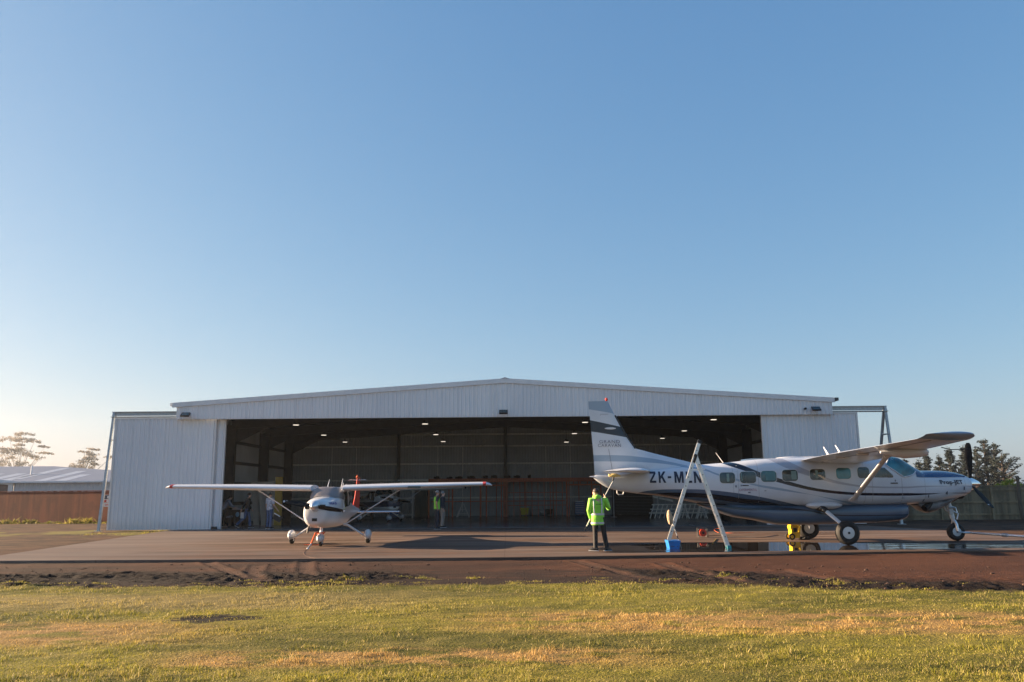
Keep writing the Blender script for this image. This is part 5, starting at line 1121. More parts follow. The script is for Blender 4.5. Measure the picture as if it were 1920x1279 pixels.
def make_people():
    # aircraft washer, back to the camera
    sc=1.0; g=G(1124,1033.5)
    loc=(g.x,g.y+.05,0)
    def lp(px,py,Y): p=P(px,py,Y); return (p.x-loc[0],p.y-loc[1],p.z)
    Yw=loc[1]
    J=dict(pelvis=(-.02,0,.97),chest=(.0,.02,1.31),neck=(-.03,.05,1.50),head=(-.055,.09,1.645),face=(-.55,.8,0),sr=(.195,.04,1.42),sl=(-.20,.0,1.43),
      er=(.31,.10,1.20),wr=lp(1136,934,Yw+.42),el=(-.27,-.02,1.14),wl=lp(1107.5,972,Yw+.22),hrd=(-.3,.5,.6),hld=(.1,.5,-.4),
      hr=(.10,0,.92),hl=(-.09,0,.92),kr=(.155,.02,.50),kl=(-.10,0,.50),ar=(.215,-.02,.09),al=(-.11,-.06,.09),fr=(.75,.65,0),fl=(-.8,.25,0))
    t,JJ,gm,lat,dep,prof,ring=person('person in a long hi-vis yellow green jacket with back turned, washing the tail',loc,0,J,'jacket',M['hiviz'],M['trou'],M['hair'],hem=.73,shoe=M['black'],bulk=1.08,hood=True)
    bk=1.13
    band(t,gm,ring,Vector((-.015,.01,1.03)),.194,.145,.055,M['reflect']); band(t,gm,ring,Vector((-.02,0,.785)),.202,.154,.055,M['reflect'])
    mb=MB()
    for x in(-.125,.105):
        pts=[Vector((x*.9-.01,JJ['chest'].y-.146,1.05)),Vector((x-.01,JJ['chest'].y-.148,1.2)),Vector((x-.01,JJ['chest'].y-.137,1.36)),Vector((x-.01,JJ['chest'].y-.08,1.465)),Vector((x-.01,JJ['chest'].y+.0,1.50))]
        mb.tube(pts,[.010]*5,6,sx=1.8,up=(0,1,0))
    mb.build('reflective_tape',M['reflect'],parent=gm,grand=t,local=True)
    def fn(u,v): return (-.075+.17*u,JJ['chest'].y-.150-.008*math.sin(math.pi*u),1.285+.028*v+.02*u)
    text_mb('PATOLAI',fn,bold=.04,space=1.15).build('lettering',M['black'],parent=gm,grand=t,local=True,smooth=0,fix=False)
    # brush
    b=P(1149.5,895,24.75); l=P(1096,994,Yw+.15); hR=Vector(loc)+JJ['wr']; 
    br=thing('wash_brush','long-handled wash brush with yellow sponge head pressed against the tailplane of the large plane','brush',(b.x,b.y,b.z))
    mid=P(1133,932,Yw+.46); lo2=P(1107,972,Yw+.30)
    mb=MB(); mb.cyl(mid,b+Vector((0,0,-.10)),.013,8); mb.cyl(lo2,mid,.015,8); mb.cyl(P(1100,987,Yw+.2),lo2,.017,8); mb.build('pole',M['pole'],br)
    mb=MB(); mb.cyl(l,P(1100,987,Yw+.2),.016,8); mb.cyl(b+Vector((-.02,0,-.12)),b+Vector((.02,0,.0)),.022,8); mb.build('grip',M['black'],br)
    mb=MB(); h=P(1152,891.5,24.75); mb.box(h,(.34,.16,.05),Matrix.Rotation(R(6),3,'Y')); mb.ell(h+Vector((-.02,-.02,.0)),(.17,.10,.055),12,8); mb.build('brush_head',M['sponge'],br,smooth=60)
    # man in hi-vis vest at the door line, facing right; hands behind
    g=G(819,992.5); loc=(g.x,g.y,0)
    fr_=dict(pelvis=(0,0,1.0),chest=(0,-.01,1.36),neck=(0,-.0,1.53),head=(0,.03,1.67),sr=(.19,0,1.47),sl=(-.19,0,1.47),er=(.25,-.10,1.20),el=(-.25,-.06,1.20),wr=(.2,-.03,.98),wl=(-.2,.10,.98))
    t,JJ,gm,lat,dep,prof,ring=person('person in a hi-vis vest and dark trousers standing side-on in the hangar opening',loc,R(-70),fr_,'shirt',M['black'],M['navycloth'],M['hair_g'],hem=.92,sleeve_to=.5)
    mb=MB(); mb.rings([ring(c,rx*1.06+.004,ry*1.08+.004,20,w,s) for c,rx,ry,w,s in prof[:-2]]); v_=mb.build('vest',M['hiviz'],t,local=True,smooth=60)
    band(t,v_,ring,Vector((0,0,1.02)),.186,.14,.05,M['reflect'])
    g=P(828,986.5,40.3); loc=(g.x+.02,40.0+.6,0.012)
    person('person in a navy jacket and khaki trousers just behind the one in the vest',loc,R(-95),dict(sr=(.16,0,1.42),sl=(-.2,0,1.42)),'jacket',M['navycloth'],M['khaki'],M['hair_g'],hem=.86)
    # walking man in dark jacket
    loc=(P(462,990,42.6).x,42.6,0.012)
    person('person in a dark open jacket and blue jeans striding across the hangar entrance',loc,R(-78),dict(kl=(-.10,.10,.50),al=(-.10,.16,.09),kr=(.09,-.10,.52),ar=(.10,-.48,.16),fr=(0,.9,-.5),wl=(-.22,.18,.92),el=(-.25,.0,1.14),er=(.27,-.14,1.15),wr=(.25,-.24,.92),chest=(0,.03,1.30),neck=(0,.05,1.47),head=(0,.09,1.62)),'jacket',M['black'],M['jeans'],M['hair'],hem=.80)
    mb=MB(); p=P(454,966.5,42.4); mb.box((p.x,p.y,p.z),(.012,.20,.29),Matrix.Rotation(R(70),3,'Z')); tag(mb.build('paper_sheet',M['white_d'],smooth=0),'white sheet of paper held by the striding person in the dark jacket','paper')
    loc=(P(504,993,40.9).x,40.9,0.012)
    person('person in a pale checked shirt and faded jeans carrying a black folder',loc,R(-35),dict(er=(.28,.02,1.12),wr=(.34,.16,.94),hrd=(.4,.3,-.6)),'shirt',mat('checked_shirt',(.50,.52,.60),.8,var=.3,scale=16),M['jeans'],M['hair'],hem=.90,sleeve_to=.5)
    p=P(520,971,40.8); mb=MB(); mb.box((p.x,p.y,p.z),(.42,.05,.30),Matrix.Rotation(R(28),3,'Y')); f_=thing('folder','black document folder held at the hip by the person in the checked shirt','folder',(p.x,p.y,p.z-.2)); mb.build('cover',M['black'],f_,smooth=0)
    mb=MB(); mb.bar(P(514,962,40.75),P(525,968.5,40.75),.03,.04); mb.build('papers',M['white_d'],f_,smooth=0)
    loc=(P(419,988,44.2).x,44.2,0.012)
    person('person in a grey shirt and black trousers bending over the black covered table',loc,R(-60),dict(pelvis=(0,-.05,.93),chest=(0,.10,1.24),neck=(0,.20,1.38),head=(0,.28,1.49),sr=(.19,.14,1.33),sl=(-.19,.14,1.33),er=(.24,.28,1.12),el=(-.24,.28,1.12),wr=(.2,.46,1.0),wl=(-.2,.46,1.0)),'shirt',M['greyshirt'],M['trou'],M['hair'],hem=.88)
# ============================================================ props
def make_ladder():
    Yc=25.05; t=thing('ladder','tall aluminium combination ladder standing as an A-frame in front of the large plane','ladder',(5.65,Yc,0))
    def rail(a,b,ya,yb,zb=0.0,n=9,name='ladder_section',shear=.2):
        s=MB(); 
        for sg,yy in((-1,ya),(1,yb)):
            sx=shear*yy; s.bar((a[0]+sx,Yc+yy,a[1]),(b[0]+sx,Yc+yy,b[1]),.032,.10,up=(1,0,0))
        o=s.build(name,M['alu'],t,smooth=0)
        for k in range(1,n):
            f=k/n; x=a[0]+(b[0]-a[0])*f; z=a[1]+(b[1]-a[1])*f; m_=MB(); m_.cyl((x+shear*ya,Yc+ya+.02,z),(x+shear*yb,Yc+yb-.02,z),.017,8); m_.build('rung',M['galv'],parent=o,grand=t)
            m_=MB(); 
        for k in range(1,n):
            d=MB(); f=k/n; x=a[0]+(b[0]-a[0])*f; z=a[1]+(b[1]-a[1])*f
            d.cyl((x+shear*ya,Yc+ya-.022,z),(x+shear*ya,Yc+ya-.016,z),.016,8); d.build('rung_end',M['black'],parent=o,grand=t)
        return o
    l0=P(1254,1013,Yc); l1=P(1311,829,Yc); r0=P(1365,1026,Yc); r1=P(1303,853,Yc)
    rail((l0.x,.24),(l1.x,l1.z),-.22,.20,n=11,shear=.19)
    rail((r0.x,.03),(r1.x,r1.z),-.24,.24,n=9,shear=.17)
    mb=MB()
    for yy in(-.20,.30): mb.bar((P(1296,881,Yc).x,Yc+yy,P(1296,881,Yc).z),(P(1319,880,Yc).x,Yc+yy,P(1319,880,Yc).z),.02,.035)
    mb.build('spreader_bar',M['alu'],t,smooth=0)
    mb=MB(); a=P(1299,868,Yc);b=P(1303,856,Yc)
    for yy in(-.245,.215): mb=MB(); mb.bar((a.x+.1*yy,Yc+yy,a.z),(b.x+.1*yy,Yc+yy,b.z),.03,.075,up=(1,0,0)); mb.build('stay',M['black'],t,smooth=0)
    c=P(1302,855,Yc)
    for yy in(-.26,.23): mb=MB(); mb.cyl((c.x+yy*.1,Yc+yy-.02,c.z),(c.x+yy*.1,Yc+yy+.02,c.z),.05,12); mb.build('hinge',M['black'],t)
    for yy in(-.22,.20):
        mb=MB(); a=P(1310,832,Yc); b=P(1312.5,826,Yc); mb.bar((a.x+.19*yy,Yc+yy,a.z),(b.x+.19*yy,Yc+yy,b.z),.04,.12,up=(1,0,0)); mb.build('top_cap',M['black'],t,smooth=0)
    for yy in(-.24,.24):
        mb=MB(); mb.box((r0.x+.015+.17*yy,Yc+yy,.04),(.11,.06,.08)); mb.build('foot',M['teal'],t,smooth=0)
    # blue wash box under the left feet
    mb=MB(); c=G(1260,1029.5); c.y=Yc; x0,x1=l0.x-.06,l0.x+.28; z=.23
    tt=thing('step_box','low blue plastic step box under the left feet of the tall ladder','box',((x0+x1)/2,Yc,0))
    mb.rings([[Vector((x0+.03,Yc-.26,0.0)),Vector((x1-.03,Yc-.26,0.0)),Vector((x1-.03,Yc+.22,0.0)),Vector((x0+.03,Yc+.22,0.0))],[Vector((x0,Yc-.28,.18)),Vector((x1,Yc-.28,.18)),Vector((x1,Yc+.24,.18)),Vector((x0,Yc+.24,.18))]]); mb.build('body',M['blue'],tt,smooth=0)
    mb=MB(); mb.box2((x0-.012,Yc-.292,.182),(x1+.012,Yc+.252,.235)); mb.build('rim',M['blue'],tt,smooth=0)
    mb=MB(); mb.box2((x0+.06,Yc-.275,.05),(x0+.17,Yc-.262,.085)); mb.box2((x0+.23,Yc-.275,.05),(x1-.06,Yc-.262,.085)); mb.build('grip_slot',M['blue_tc'],tt,smooth=0)
    # mop leaning on the ladder
    a=G(1277.5,1027.5); b=P(1258,972,Yc-.35); tt=thing('mop','tan wool wash mop standing head-up against the tall ladder','mop',a)
    mb=MB(); mb.cyl(a,a.lerp(b,.30),.011,8); mb.cyl(a.lerp(b,.42),b,.012,8); mb.build('pole',M['pole'],tt); mb=MB(); mb.cyl(a.lerp(b,.30),a.lerp(b,.42),.014,8); mb.build('grip',M['black'],tt)
    mb=MB(); c=P(1255.5,970,Yc-.35); mb.ell(c,(.08,.085,.22),14,10,rot=Matrix.Rotation(R(-4),3,'Y')); mb.ell(c+Vector((.04,0,-.06)),(.06,.07,.16),10,8); mb.build('mop_head',M['wool'],tt)
def reel(c,name,label):
    t=thing(name,label,'cable reel',c)
    mb=MB()
    for d in(-.07,.07): mb.disc_wheel((c[0],c[1]+d,.17),[(-.012,.125),(-.012,.13),(.012,.13),(.012,.125)],'Y',22)
    mb.build('flange',M['red'],t); mb=MB(); mb.disc_wheel((c[0],c[1],.17),[(-.058,.11),(-.03,.118),(0,.115),(.03,.118),(.058,.11)],'Y',20); mb.build('cable_coil',M['orange'],t)
    mb=MB(); mb.disc_wheel((c[0],c[1]-.085,.17),[(-.01,.03),(-.01,.05),(.01,.05)],'Y',12); mb.build('hub',M['black'],t)
    mb=MB(); mb.tube([(c[0]-.17,c[1]-.12,.012),(c[0]-.17,c[1]-.12,.31),(c[0]+.02,c[1]-.12,.345),(c[0]+.13,c[1]-.12,.33),(c[0]+.16,c[1]-.12,.28),(c[0]+.16,c[1]-.12,.012)],.012,6); mb.tube([(c[0]-.17,c[1]+.12,.012),(c[0]-.17,c[1]+.12,.34),(c[0]+.16,c[1]+.12,.34),(c[0]+.16,c[1]+.12,.012)],.012,6)
    mb.box((c[0]-.17,c[1]-.12,.17),(.04,.03,.22)); mb.build('stand',M['steel'],t)
def cord(name,label,pts,r,m,cat='cord'):
    pp=[]; P_=[Vector(p) for p in pts]
    for i in range(len(P_)-1):
        a,b,c,d=P_[max(i-1,0)],P_[i],P_[i+1],P_[min(i+2,len(P_)-1)]
        for k in range(6):
            u=k/6; pp.append(0.5*((2*b)+(c-a)*u+(2*a-5*b+4*c-d)*u*u+(3*b-a-3*c+d)*u**3))
    pp.append(P_[-1]); mb=MB(); mb.tube(pp,r,6); return tag(mb.build(name,m),label,cat)
def make_ground_kit():
    c=G(1318,1008); reel((c.x,c.y,0),'cable_reel','small red cable reel on a grey frame standing between the legs of the tall ladder')
    def gp(x,y,z=.012): p=G(x,y); return (p.x,p.y,z)
    cord('hose','thin dark water hose lying loosely under the large plane',[gp(1313,1003),gp(1300,985),gp(1290,975),gp(1297,962)],.006,M['black'],'hose')
    cord('power_cord','dark power cord trailing from the red reel past the ladder to the yellow washer',[gp(1324,1006),gp(1345,1005),gp(1390,1006.5),gp(1430,1008),gp(1460,1004),gp(1482,1009)],.010,M['black'])
    x,y,_=gp(1345,999); cord('orange_cord','loop of orange cord lying beside the right leg of the tall ladder',[(x-.02,y-.3,.012),(x-.12,y,.10),(x,y+.12,.16),(x+.14,y,.14),(x+.12,y-.2,.03),(x+.5,y-.6,.012),(x+1.4,y-.2,.012)],.007,M['orange'])
    cord('spray_lance','thin brown spray lance lying on the wet slab left of the ladder foot',[gp(1336,1020),gp(1343,1011)],.014,M['ochre'],'spray lance')
    cord('orange_cord','thin orange cord curling on the slab in front of the small white plane',[gp(574,1030),gp(569,1036),gp(571,1041),gp(580,1045.5),gp(592,1048)],.004,mat('dull_orange_cord',(.10,.045,.03),.7))
    # pressure washer
    p=G(1490,1012); t=thing('pressure_washer','yellow and black pressure washer standing behind the near main wheel of the large plane','pressure washer',(p.x,p.y,0)); x,y=p.x,p.y
    mb=MB(); mb.rings([[Vector((x+dx*w,y+dy*.16,z)) for dx,dy in((-1,-1),(1,-1),(1,1),(-1,1))] for z,w in((.06,.12),(.18,.15),(.32,.14),(.42,.17),(.58,.13),(.66,.07))]); o=mb.build('shell',M['yellow'],t,smooth=50)
    mb=MB(); mb.tube([(x-.05,y,.2),(x+.10,y-.17,.28),(x+.13,y-.17,.44),(x+.04,y-.16,.60)],[.05,.06,.055,.03],10); mb.build('hose_guard',M['yellow'],t)
    for s in(-.17,.17): wheel(t,(-.14,s,.11),.11,.06,M['yellow'])
    mb=MB(); mb.tube([(x-.12,y-.12,.5),(x-.28,y-.12,.62),(x-.28,y+.12,.62),(x-.12,y+.12,.5)],.015,8); mb.box((x-.02,y-.17,.33),(.12,.02,.14)); mb.build('handle',M['black'],t)
    mb=MB(); 
    for k in range(5): mb.ell((x+.2+.05*k,y-.3,.05+.02*(k%2)),(.03,.03,.03),8,6)
    mb.box((x+.28,y-.18,.06),(.30,.14,.1)); mb.build('fittings',M['black'],t)
    # tow bar (large plane)
    a=Vector((14.78,27.15,.27)); b=P(1920,1008,25.6); b=a+(b-a)*1.25; b.z=.2; t=thing('tow_bar','long grey metal tow bar attached to the nose wheel of the large plane','tow bar',(a.x,a.y,0))
    mb=MB(); mb.cyl(a,b,.035,10); mb.build('bar',M['alu'],t); mb=MB(); mb.tube([a+Vector((-.14,.16,.0)),a+Vector((.05,.10,0)),a,a+Vector((.05,-.13,0)),a+Vector((-.14,-.13,.0))],.022,8); mb.build('fork',M['alu'],t)
    c=a.lerp(b,.55); mb=MB(); mb.cyl(c-(b-a).normalized()*.08,c+(b-a).normalized()*.08,.055,10); mb.cyl((c.x,c.y-.12,c.z-.03),(c.x,c.y+.12,c.z-.03),.018,8); mb.build('collar',M['galv'],t)
    mb=MB(); mb.disc_wheel((b.x,b.y,.10),[(-.04,.06),(-.04,.10),(.04,.10),(.04,.06)],'Y',16); mb.build('wheel',M['rubber'],t)
    # tow bar (small plane)
    a=Vector((-6.12,27.35,.42)); b=G(577,1031)+Vector((0,0,.035)); t=thing('hand_tow_bar','orange hand tow bar hooked on the nose wheel of the small white plane','tow bar',(a.x,a.y,0)); m_=a.lerp(b,.72)
    mb=MB(); mb.tube([a+Vector((0,.1,-.1)),a+Vector((-.02,-.05,.03)),a+Vector((-.10,-.1,-.0)),m_],[.025,.03,.032,.03],8); mb.build('bar',M['orange'],t)
    mb=MB(); mb.cyl(m_+Vector((-.22,0,-.02)),m_+Vector((.24,0,-.02)),.016,8); mb.build('handle',M['orange'],t)
    mb=MB(); mb.tube([a+Vector((-.04,.2,-.05)),a+Vector((-.13,.12,-.02)),a+Vector((-.10,.0,.01)),a+Vector((.10,.0,.01)),a+Vector((.15,.12,.02)),a+Vector((.06,.2,-.05))],.017,6); mb.build('fork',M['orange'],t)
    mb=MB(); mb.tube([m_,b],[.028,.022],8); mb.ell(b,(.035,.035,.035),8,6); mb.build('tip',M['alu'],t)
    # pitot cover under the right wing of small plane is omitted
def make_interior():
    # timber-framed room at the back
    Y0=57.6; t=thing('stud_partition','unlined timber stud framing of a room with deep top beam at the back of the hangar','wall framing',(0,Y0,0.012))
    def X(px): return P(px,930,Y0).x
    z0=.013; zt=2.62
    mb=MB(); mb.box2((X(803),Y0,zt-.26),(X(1128),Y0+.09,zt)); mb.build('top_beam',M['timber'],t,smooth=0)
    for a,b in((905,948),(1063,1128)):
        mb=MB(); mb.box2((X(a),Y0,zt-.53),(X(b),Y0+.09,zt-.43)); 
        for px in np.linspace(a,b,6 if a>1000 else 4)[1:-1]: mb.box2((X(px)-.02,Y0+.005,zt-.43),(X(px)+.02,Y0+.085,zt-.261))
        mb.build('lintel',M['timber'],t,smooth=0)
    for px,w in((804,.12),(848.5,.10),(901,.13),(912,.10),(940,.07),(945,.10),(949,.10),(1063,.12),(1067,.06),(1110,.1),(1127,.1)):
        mb=MB(); mb.box2((X(px)-w/2,Y0+.001,z0),(X(px)+w/2,Y0+.088,zt-.261)); mb.build('stud',M['timber'],t,smooth=0)
    for k in range(10):
        px=952+k*11.4; mb=MB(); mb.box2((X(px)-.022,Y0+.001,z0),(X(px)+.022,Y0+.088,zt-.261)); mb.build('stud',M['timber'],t,smooth=0)
    for py in(923.5,947.5):
        z=P(1000,py,Y0).z; mb=MB(); mb.box2((X(953),Y0+.02,z-.022),(X(1063),Y0+.07,z+.022)); mb.build('nogging',M['timber'],t,smooth=0)
    for z in(1.05,): mb=MB(); mb.box2((X(806),Y0+.9,z-.03),(X(1060),Y0+.95,z+.03)); mb.build('nogging',M['timber'],t,smooth=0)
    for px in(820,838,880,930,985,1040,1090):
        mb=MB(); mb.box2((X(px)-.03,Y0+1.9,z0),(X(px)+.03,Y0+1.99,zt-.1)); mb.build('stud',M['timber'],t,smooth=0)
    mb=MB()
    for px in range(806,1128,12): mb.box2((X(px)-.022,Y0+.091,zt-.2),(X(px)+.022,Y0+2.0,zt-.01))
    mb.build('joists',M['timber'],t,smooth=0)
    # clutter on top of the room
    rng=random.Random(3)
    for i in range(9):
        px=815+i*22+rng.random()*8; x=X(px); mb=MB(); w=.2+rng.random()*.35; h=.10+rng.random()*.12; 
        mb.box((x,Y0+.7,zt+h/2),(w,.4,h)); mb.box((x+.05,Y0+.7,zt+h+.02),(w*.5,.2,.04)); tag(mb.build('offcut_stack',M['dark'],smooth=0),'dark bundle of offcuts lying on top of the timber-framed room',"offcuts",'bundles on the timber room')
    # step ladder
    def stepladder(px,py0,py1,Y,hw,label,m=M['alu']):
        c=P(px,py0,Y); H_=P(px,py1,Y).z; t=thing('step_ladder',label,'step ladder',(c.x,Y,0.012)); z0=.013
        mb=MB()
        for s in(-1,1): mb.bar((c.x+s*.06,Y,H_),(c.x+s*hw,Y-.0,z0+.03),.05,.06,up=(1,0,0))
        for s in(-1,1): mb.bar((c.x+s*.05,Y+.1,H_),(c.x+s*hw*.9,Y+.55,z0+.03),.04,.04,up=(1,0,0))
        mb.build('side_frame',m,t,smooth=0)
        for f in(.3,.62): mb=MB(); mb.box((c.x,Y,H_*f),(2*hw*(1-f)+.1,.09,.03)); mb.build('step',m,t,smooth=0)
        mb=MB(); mb.box((c.x,Y+.05,H_+.02),(.22,.2,.04)); mb.build('top_plate',m,t,smooth=0)
    stepladder(868,970,946,56.6,.42,'white step ladder standing open in front of the timber-framed room',M['white_d'])
    for i,(px,py1) in enumerate(((1283,946),(1317,946.5))):
        stepladder(px,973,py1,49.6,.30,('aluminium trestle standing left of its pair under the tail of the large plane','aluminium trestle standing right of its pair, seen between the legs of the tall ladder')[i],M['galv_lt'])
    # sloping metal rack
    Yr=51.5; t=thing('access_stand','low sloping aluminium access stand with many rungs lying in the hangar behind the ladder','stand',(P(1270,960,Yr).x,Yr,0.012))
    for k in range(13):
        px=1226+k*8.6; a=P(px-7,969.5,Yr); b=P(px,946.5,Yr+.5); a.z=.03; mb=MB(); mb.bar(a,b,.06,.06,up=(1,0,0)); mb.build('upright',M['galv_lt'],t,smooth=0)
    for i,(py,dx) in enumerate(((946.5,0),(955,-2.6),(962,-5))):
        a=P(1222+dx,py,Yr+.5*(1-i/2)); b=P(1334+dx,py-1,Yr+.5*(1-i/2)); mb=MB(); mb.bar(a,b,.06,.06); mb.build('rail',M['galv_lt'],t,smooth=0)
    # tool chest
    Yt=58.9; x0=P(1078,950,Yt).x; x1=P(1096,950,Yt).x; z1=P(1086,941,Yt).z; t=thing('tool_chest','blue steel tool chest with pale drawer edges inside the hangar','tool chest',((x0+x1)/2,Yt,0.012))
    mb=MB(); mb.box2((x0,Yt,.09),(x1,Yt+.5,z1)); mb.build('cabinet',M['blue_tc'],t,smooth=0)
    for k in range(6):
        z=z1-.12-k*.125; mb=MB(); mb.box2((x0+.02,Yt-.02,z-.10),(x1-.02,Yt-.002,z)); d=mb.build('drawer',M['blue_tc'],t,smooth=0); mb=MB(); mb.box2((x0+.03,Yt-.04,z-.018),(x1-.03,Yt-.021,z-.002)); mb.build('handle',M['galv_lt'],parent=d,grand=t,smooth=0)
    for sx in(x0+.08,x1-.08): mb=MB(); mb.cyl((sx,Yt+.1,.05),(sx+.04,Yt+.1,.05),.045,10); mb.build('castor',M['black'],t)
    mb=MB(); mb.box2((x0+.03,Yt+.05,z1+.001),(x1-.05,Yt+.4,z1+.05)); mb.build('lid',M['galv'],t,smooth=0)
    # bins behind the studs
    def bin_(px0,px1,py1,Y,m,label,name='storage_bin'):
        x0=P(px0,960,Y).x; x1=P(px1,960,Y).x; z=P(px0,py1,Y).z; t=thing(name,label,'bin',((x0+x1)/2,Y,0.012)); mb=MB()
        mb.rings([[Vector((x0+.05,Y,.10)),Vector((x1-.05,Y,.10)),Vector((x1-.05,Y+.5,.10)),Vector((x0+.05,Y+.5,.10))],[Vector((x0,Y-.04,z)),Vector((x1,Y-.04,z)),Vector((x1,Y+.54,z)),Vector((x0,Y+.54,z))]]); mb.build('tub',m,t,smooth=0)
        mb=MB(); mb.box2((x0-.03,Y-.07,z),(x1+.03,Y+.56,z+.07)); mb.build('lid',m,t,smooth=0)
        for sx in(x0+.08,x1-.08): mb=MB(); mb.cyl((sx-.02,Y+.06,.06),(sx+.02,Y+.06,.06),.048,10); mb.build('wheel',M['black'],t)
    bin_(976,991,954.5,58.5,M['yellow_d'],'yellow wheeled bin standing behind the timber studs')
    bin_(997,1012,956,58.6,M['grp'],'grey lidded bin right of the yellow bin behind the studs')
    bin_(1014,1021,961,58.6,M['galv'],'small pale grey tub beside the grey lidded bin')
    bin_(1024,1036,957,58.7,M['dark'],'black lidded bin at the right of the row behind the studs')
    # tall pale goal-like frame
    Yg=56.2; t=thing('clothes_rail','white tubular T-shaped frame on the hangar floor right of the stored plane','frame',(P(773,960,Yg).x,Yg,0.012))
    x=P(773.5,960,Yg).x; mb=MB(); mb.box2((x-.05,Yg,.013),(x+.05,Yg+.06,P(773,903,Yg).z)); mb.build('post',M['white_d'],t,smooth=0)
    mb=MB(); z=P(773,901,Yg).z; mb.box2((P(745,901,Yg).x,Yg-.02,z-.06),(P(803,901,Yg).x,Yg+.08,z+.07)); mb.build('top_rail',M['white_d'],t,smooth=0)
    for py in(934.5,966): mb=MB(); z=P(760,py,Yg).z; mb.box2((P(744,py,Yg).x,Yg,max(z,.02)),(x-.051,Yg+.05,max(z,.02)+.06)); mb.build('cross_rail',M['white_d'],t,smooth=0)
    # dark doorway box beside it
    mb=MB(); mb.box2((P(778,930,58.8).x,58.8,.013),(P(800,930,58.8).x,60.0,2.2)); o=thing('cupboard','tall dark green cupboard beside the timber-framed room','cupboard',(P(789,930,58.8).x,58.8,.012)); mb.build('carcass',mat('dark_green_enamel',(.012,.03,.025),.5),o,smooth=0)
    mb=MB(); xm=P(789,930,58.8).x
    mb.box2((P(779,930,58.8).x,58.76,.08),(xm-.01,58.79,2.12)); mb.box2((xm+.01,58.76,.08),(P(799,930,58.8).x,58.79,2.12)); mb.build('door',mat('dark_green_door',(.015,.035,.03),.45),o,smooth=0)
    # ochre column / panel and beige sheet near left
    mb=MB(); Yo=45.6; t=thing('yellow_panel','tall ochre yellow panel leaning upright at the left side of the hangar','panel',(P(521,960,Yo).x,Yo,.012)); mb.box2((P(514,960,Yo).x,Yo,.013),(P(527.5,960,Yo).x,Yo+.08,2.6)); mb.build('sheet',M['ochre'],t,smooth=0); mb=MB(); mb.box2((P(514,960,Yo).x-.03,Yo-.03,.013),(P(514,960,Yo).x-.001,Yo+.1,2.64)); mb.build('edge_trim',M['ply'],t,smooth=0)
    for i,(a,b,Yp) in enumerate(((473,487,46.2),(487,499,45.9),(500,513,45.7))):
        mb=MB(); x0=P(a,960,Yp).x; x1=P(b,960,Yp).x; mb.prism([(x0+.1,.013),(x1,.013),(x1-.02*i,2.35),(x0-.15,2.35)],Yp,Yp+.03); mb.box2((x0+.2,Yp-.03,.8),(x1-.1,Yp-.001,.86)); tag(mb.build('plywood_sheet',M['ply'],smooth=0),('plywood sheet leaning nearest to the covered table','plywood sheet in the middle of three leaning sheets','plywood sheet next to the ochre panel')[i],'board','plywood sheets leaning at the left wall')
    # black covered table with leaflets
    Yb=44.6; xa=P(422,970,Yb).x; xb=P(457,970,Yb).x; zt=P(440,956,Yb).z; t=thing('covered_table','table under a black cloth with pale lettering at the left of the hangar opening','table',((xa+xb)/2,Yb,.012))
    mb=MB(); n=24; rs=[]
    for z,o_ in((.02,.03),(.3,.02),(zt-.02,0),(zt,0)):
        ring=[]
        for (x,y,wx,wy) in [(xa+(xb-xa)*k/n,Yb,0,-1) for k in range(n)]+[(xb,Yb+.8*k/8,1,0) for k in range(8)]+[(xb-(xb-xa)*k/n,Yb+.8,0,1) for k in range(n)]+[(xa,Yb+.8-.8*k/8,-1,0) for k in range(8)]:
            d=o_*math.sin((x+y)*22); ring.append(Vector((x+wx*d,y+wy*d,z)))
        rs.append(ring)
    mb.rings(rs); mb.build('tablecloth',M['black'],t,smooth=40)
    def fn(u,v): return (P(424,965,Yb).x+(.40)*u,Yb-.035,P(424,971,Yb).z+.11*v)
    text_mb('SAFETY',fn,bold=.02).build('lettering',mat('cloth_print',(.25,.33,.45),.6),t,local=False,smooth=0,fix=False)
    p=P(445.5,964.5,Yb); mb=MB(); mb.ell((p.x,Yb-.04,p.z),(.10,.006,.13),14,8); mb.build('emblem',mat('cloth_emblem',(.22,.38,.5),.6),t)
    p=P(438,950,Yb+.3); mb=MB(); mb.prism([(p.x-.35,zt+.003),(p.x+.45,zt+.003),(p.x+.40,zt+.06),(p.x-.35,zt+.30)],Yb+.2,Yb+.5); tag(mb.build('display_board',mat('pinkish_board',(.42,.35,.37),.6),smooth=0),'pale pink sloping display board on the black covered table','display board')
    p=P(428,948,Yb); 
    for dx in(-.18,.0,.12): pass
    t=thing('leaflet_box','open dark box of yellow leaflets on the black covered table','box',(p.x,Yb+.1,zt)); mb=MB(); mb.box2((p.x-.14,Yb+.06,zt+.003),(p.x+.16,Yb+.30,zt+.10)); mb.build('tray',M['dark'],t,smooth=0)
    mb=MB(); mb.box((p.x+.03,Yb+.15,zt+.22),(.07,.02,.26),Matrix.Rotation(R(-18),3,'Y')); mb.build('leaflet',M['sponge'],t,smooth=0)
    # shelving with clutter left of stored plane
    Ys=55.5; x0=P(671,960,Ys).x; x1=P(697,960,Ys).x; t=thing('shelving_unit','dark shelving unit crowded with small tins and parts behind the tail of the small plane','shelving',((x0+x1)/2,Ys,.012))
    mb=MB()
    for x in(x0,x1): mb.box2((x-.02,Ys,.013),(x+.02,Ys+.5,1.75))
    mb.build('side_panel',M['dark'],t,smooth=0)
    for k in range(5): mb=MB(); mb.box2((x0+.021,Ys,.15+k*.38),(x1-.021,Ys+.5,.18+k*.38)); mb.build('shelf',M['steel'],t,smooth=0)
    rng=random.Random(11); ms=[mat('tin_tan',(.45,.33,.20),.5),mat('tin_cream',(.5,.46,.38),.5),mat('tin_dark',(.08,.07,.06),.5)]
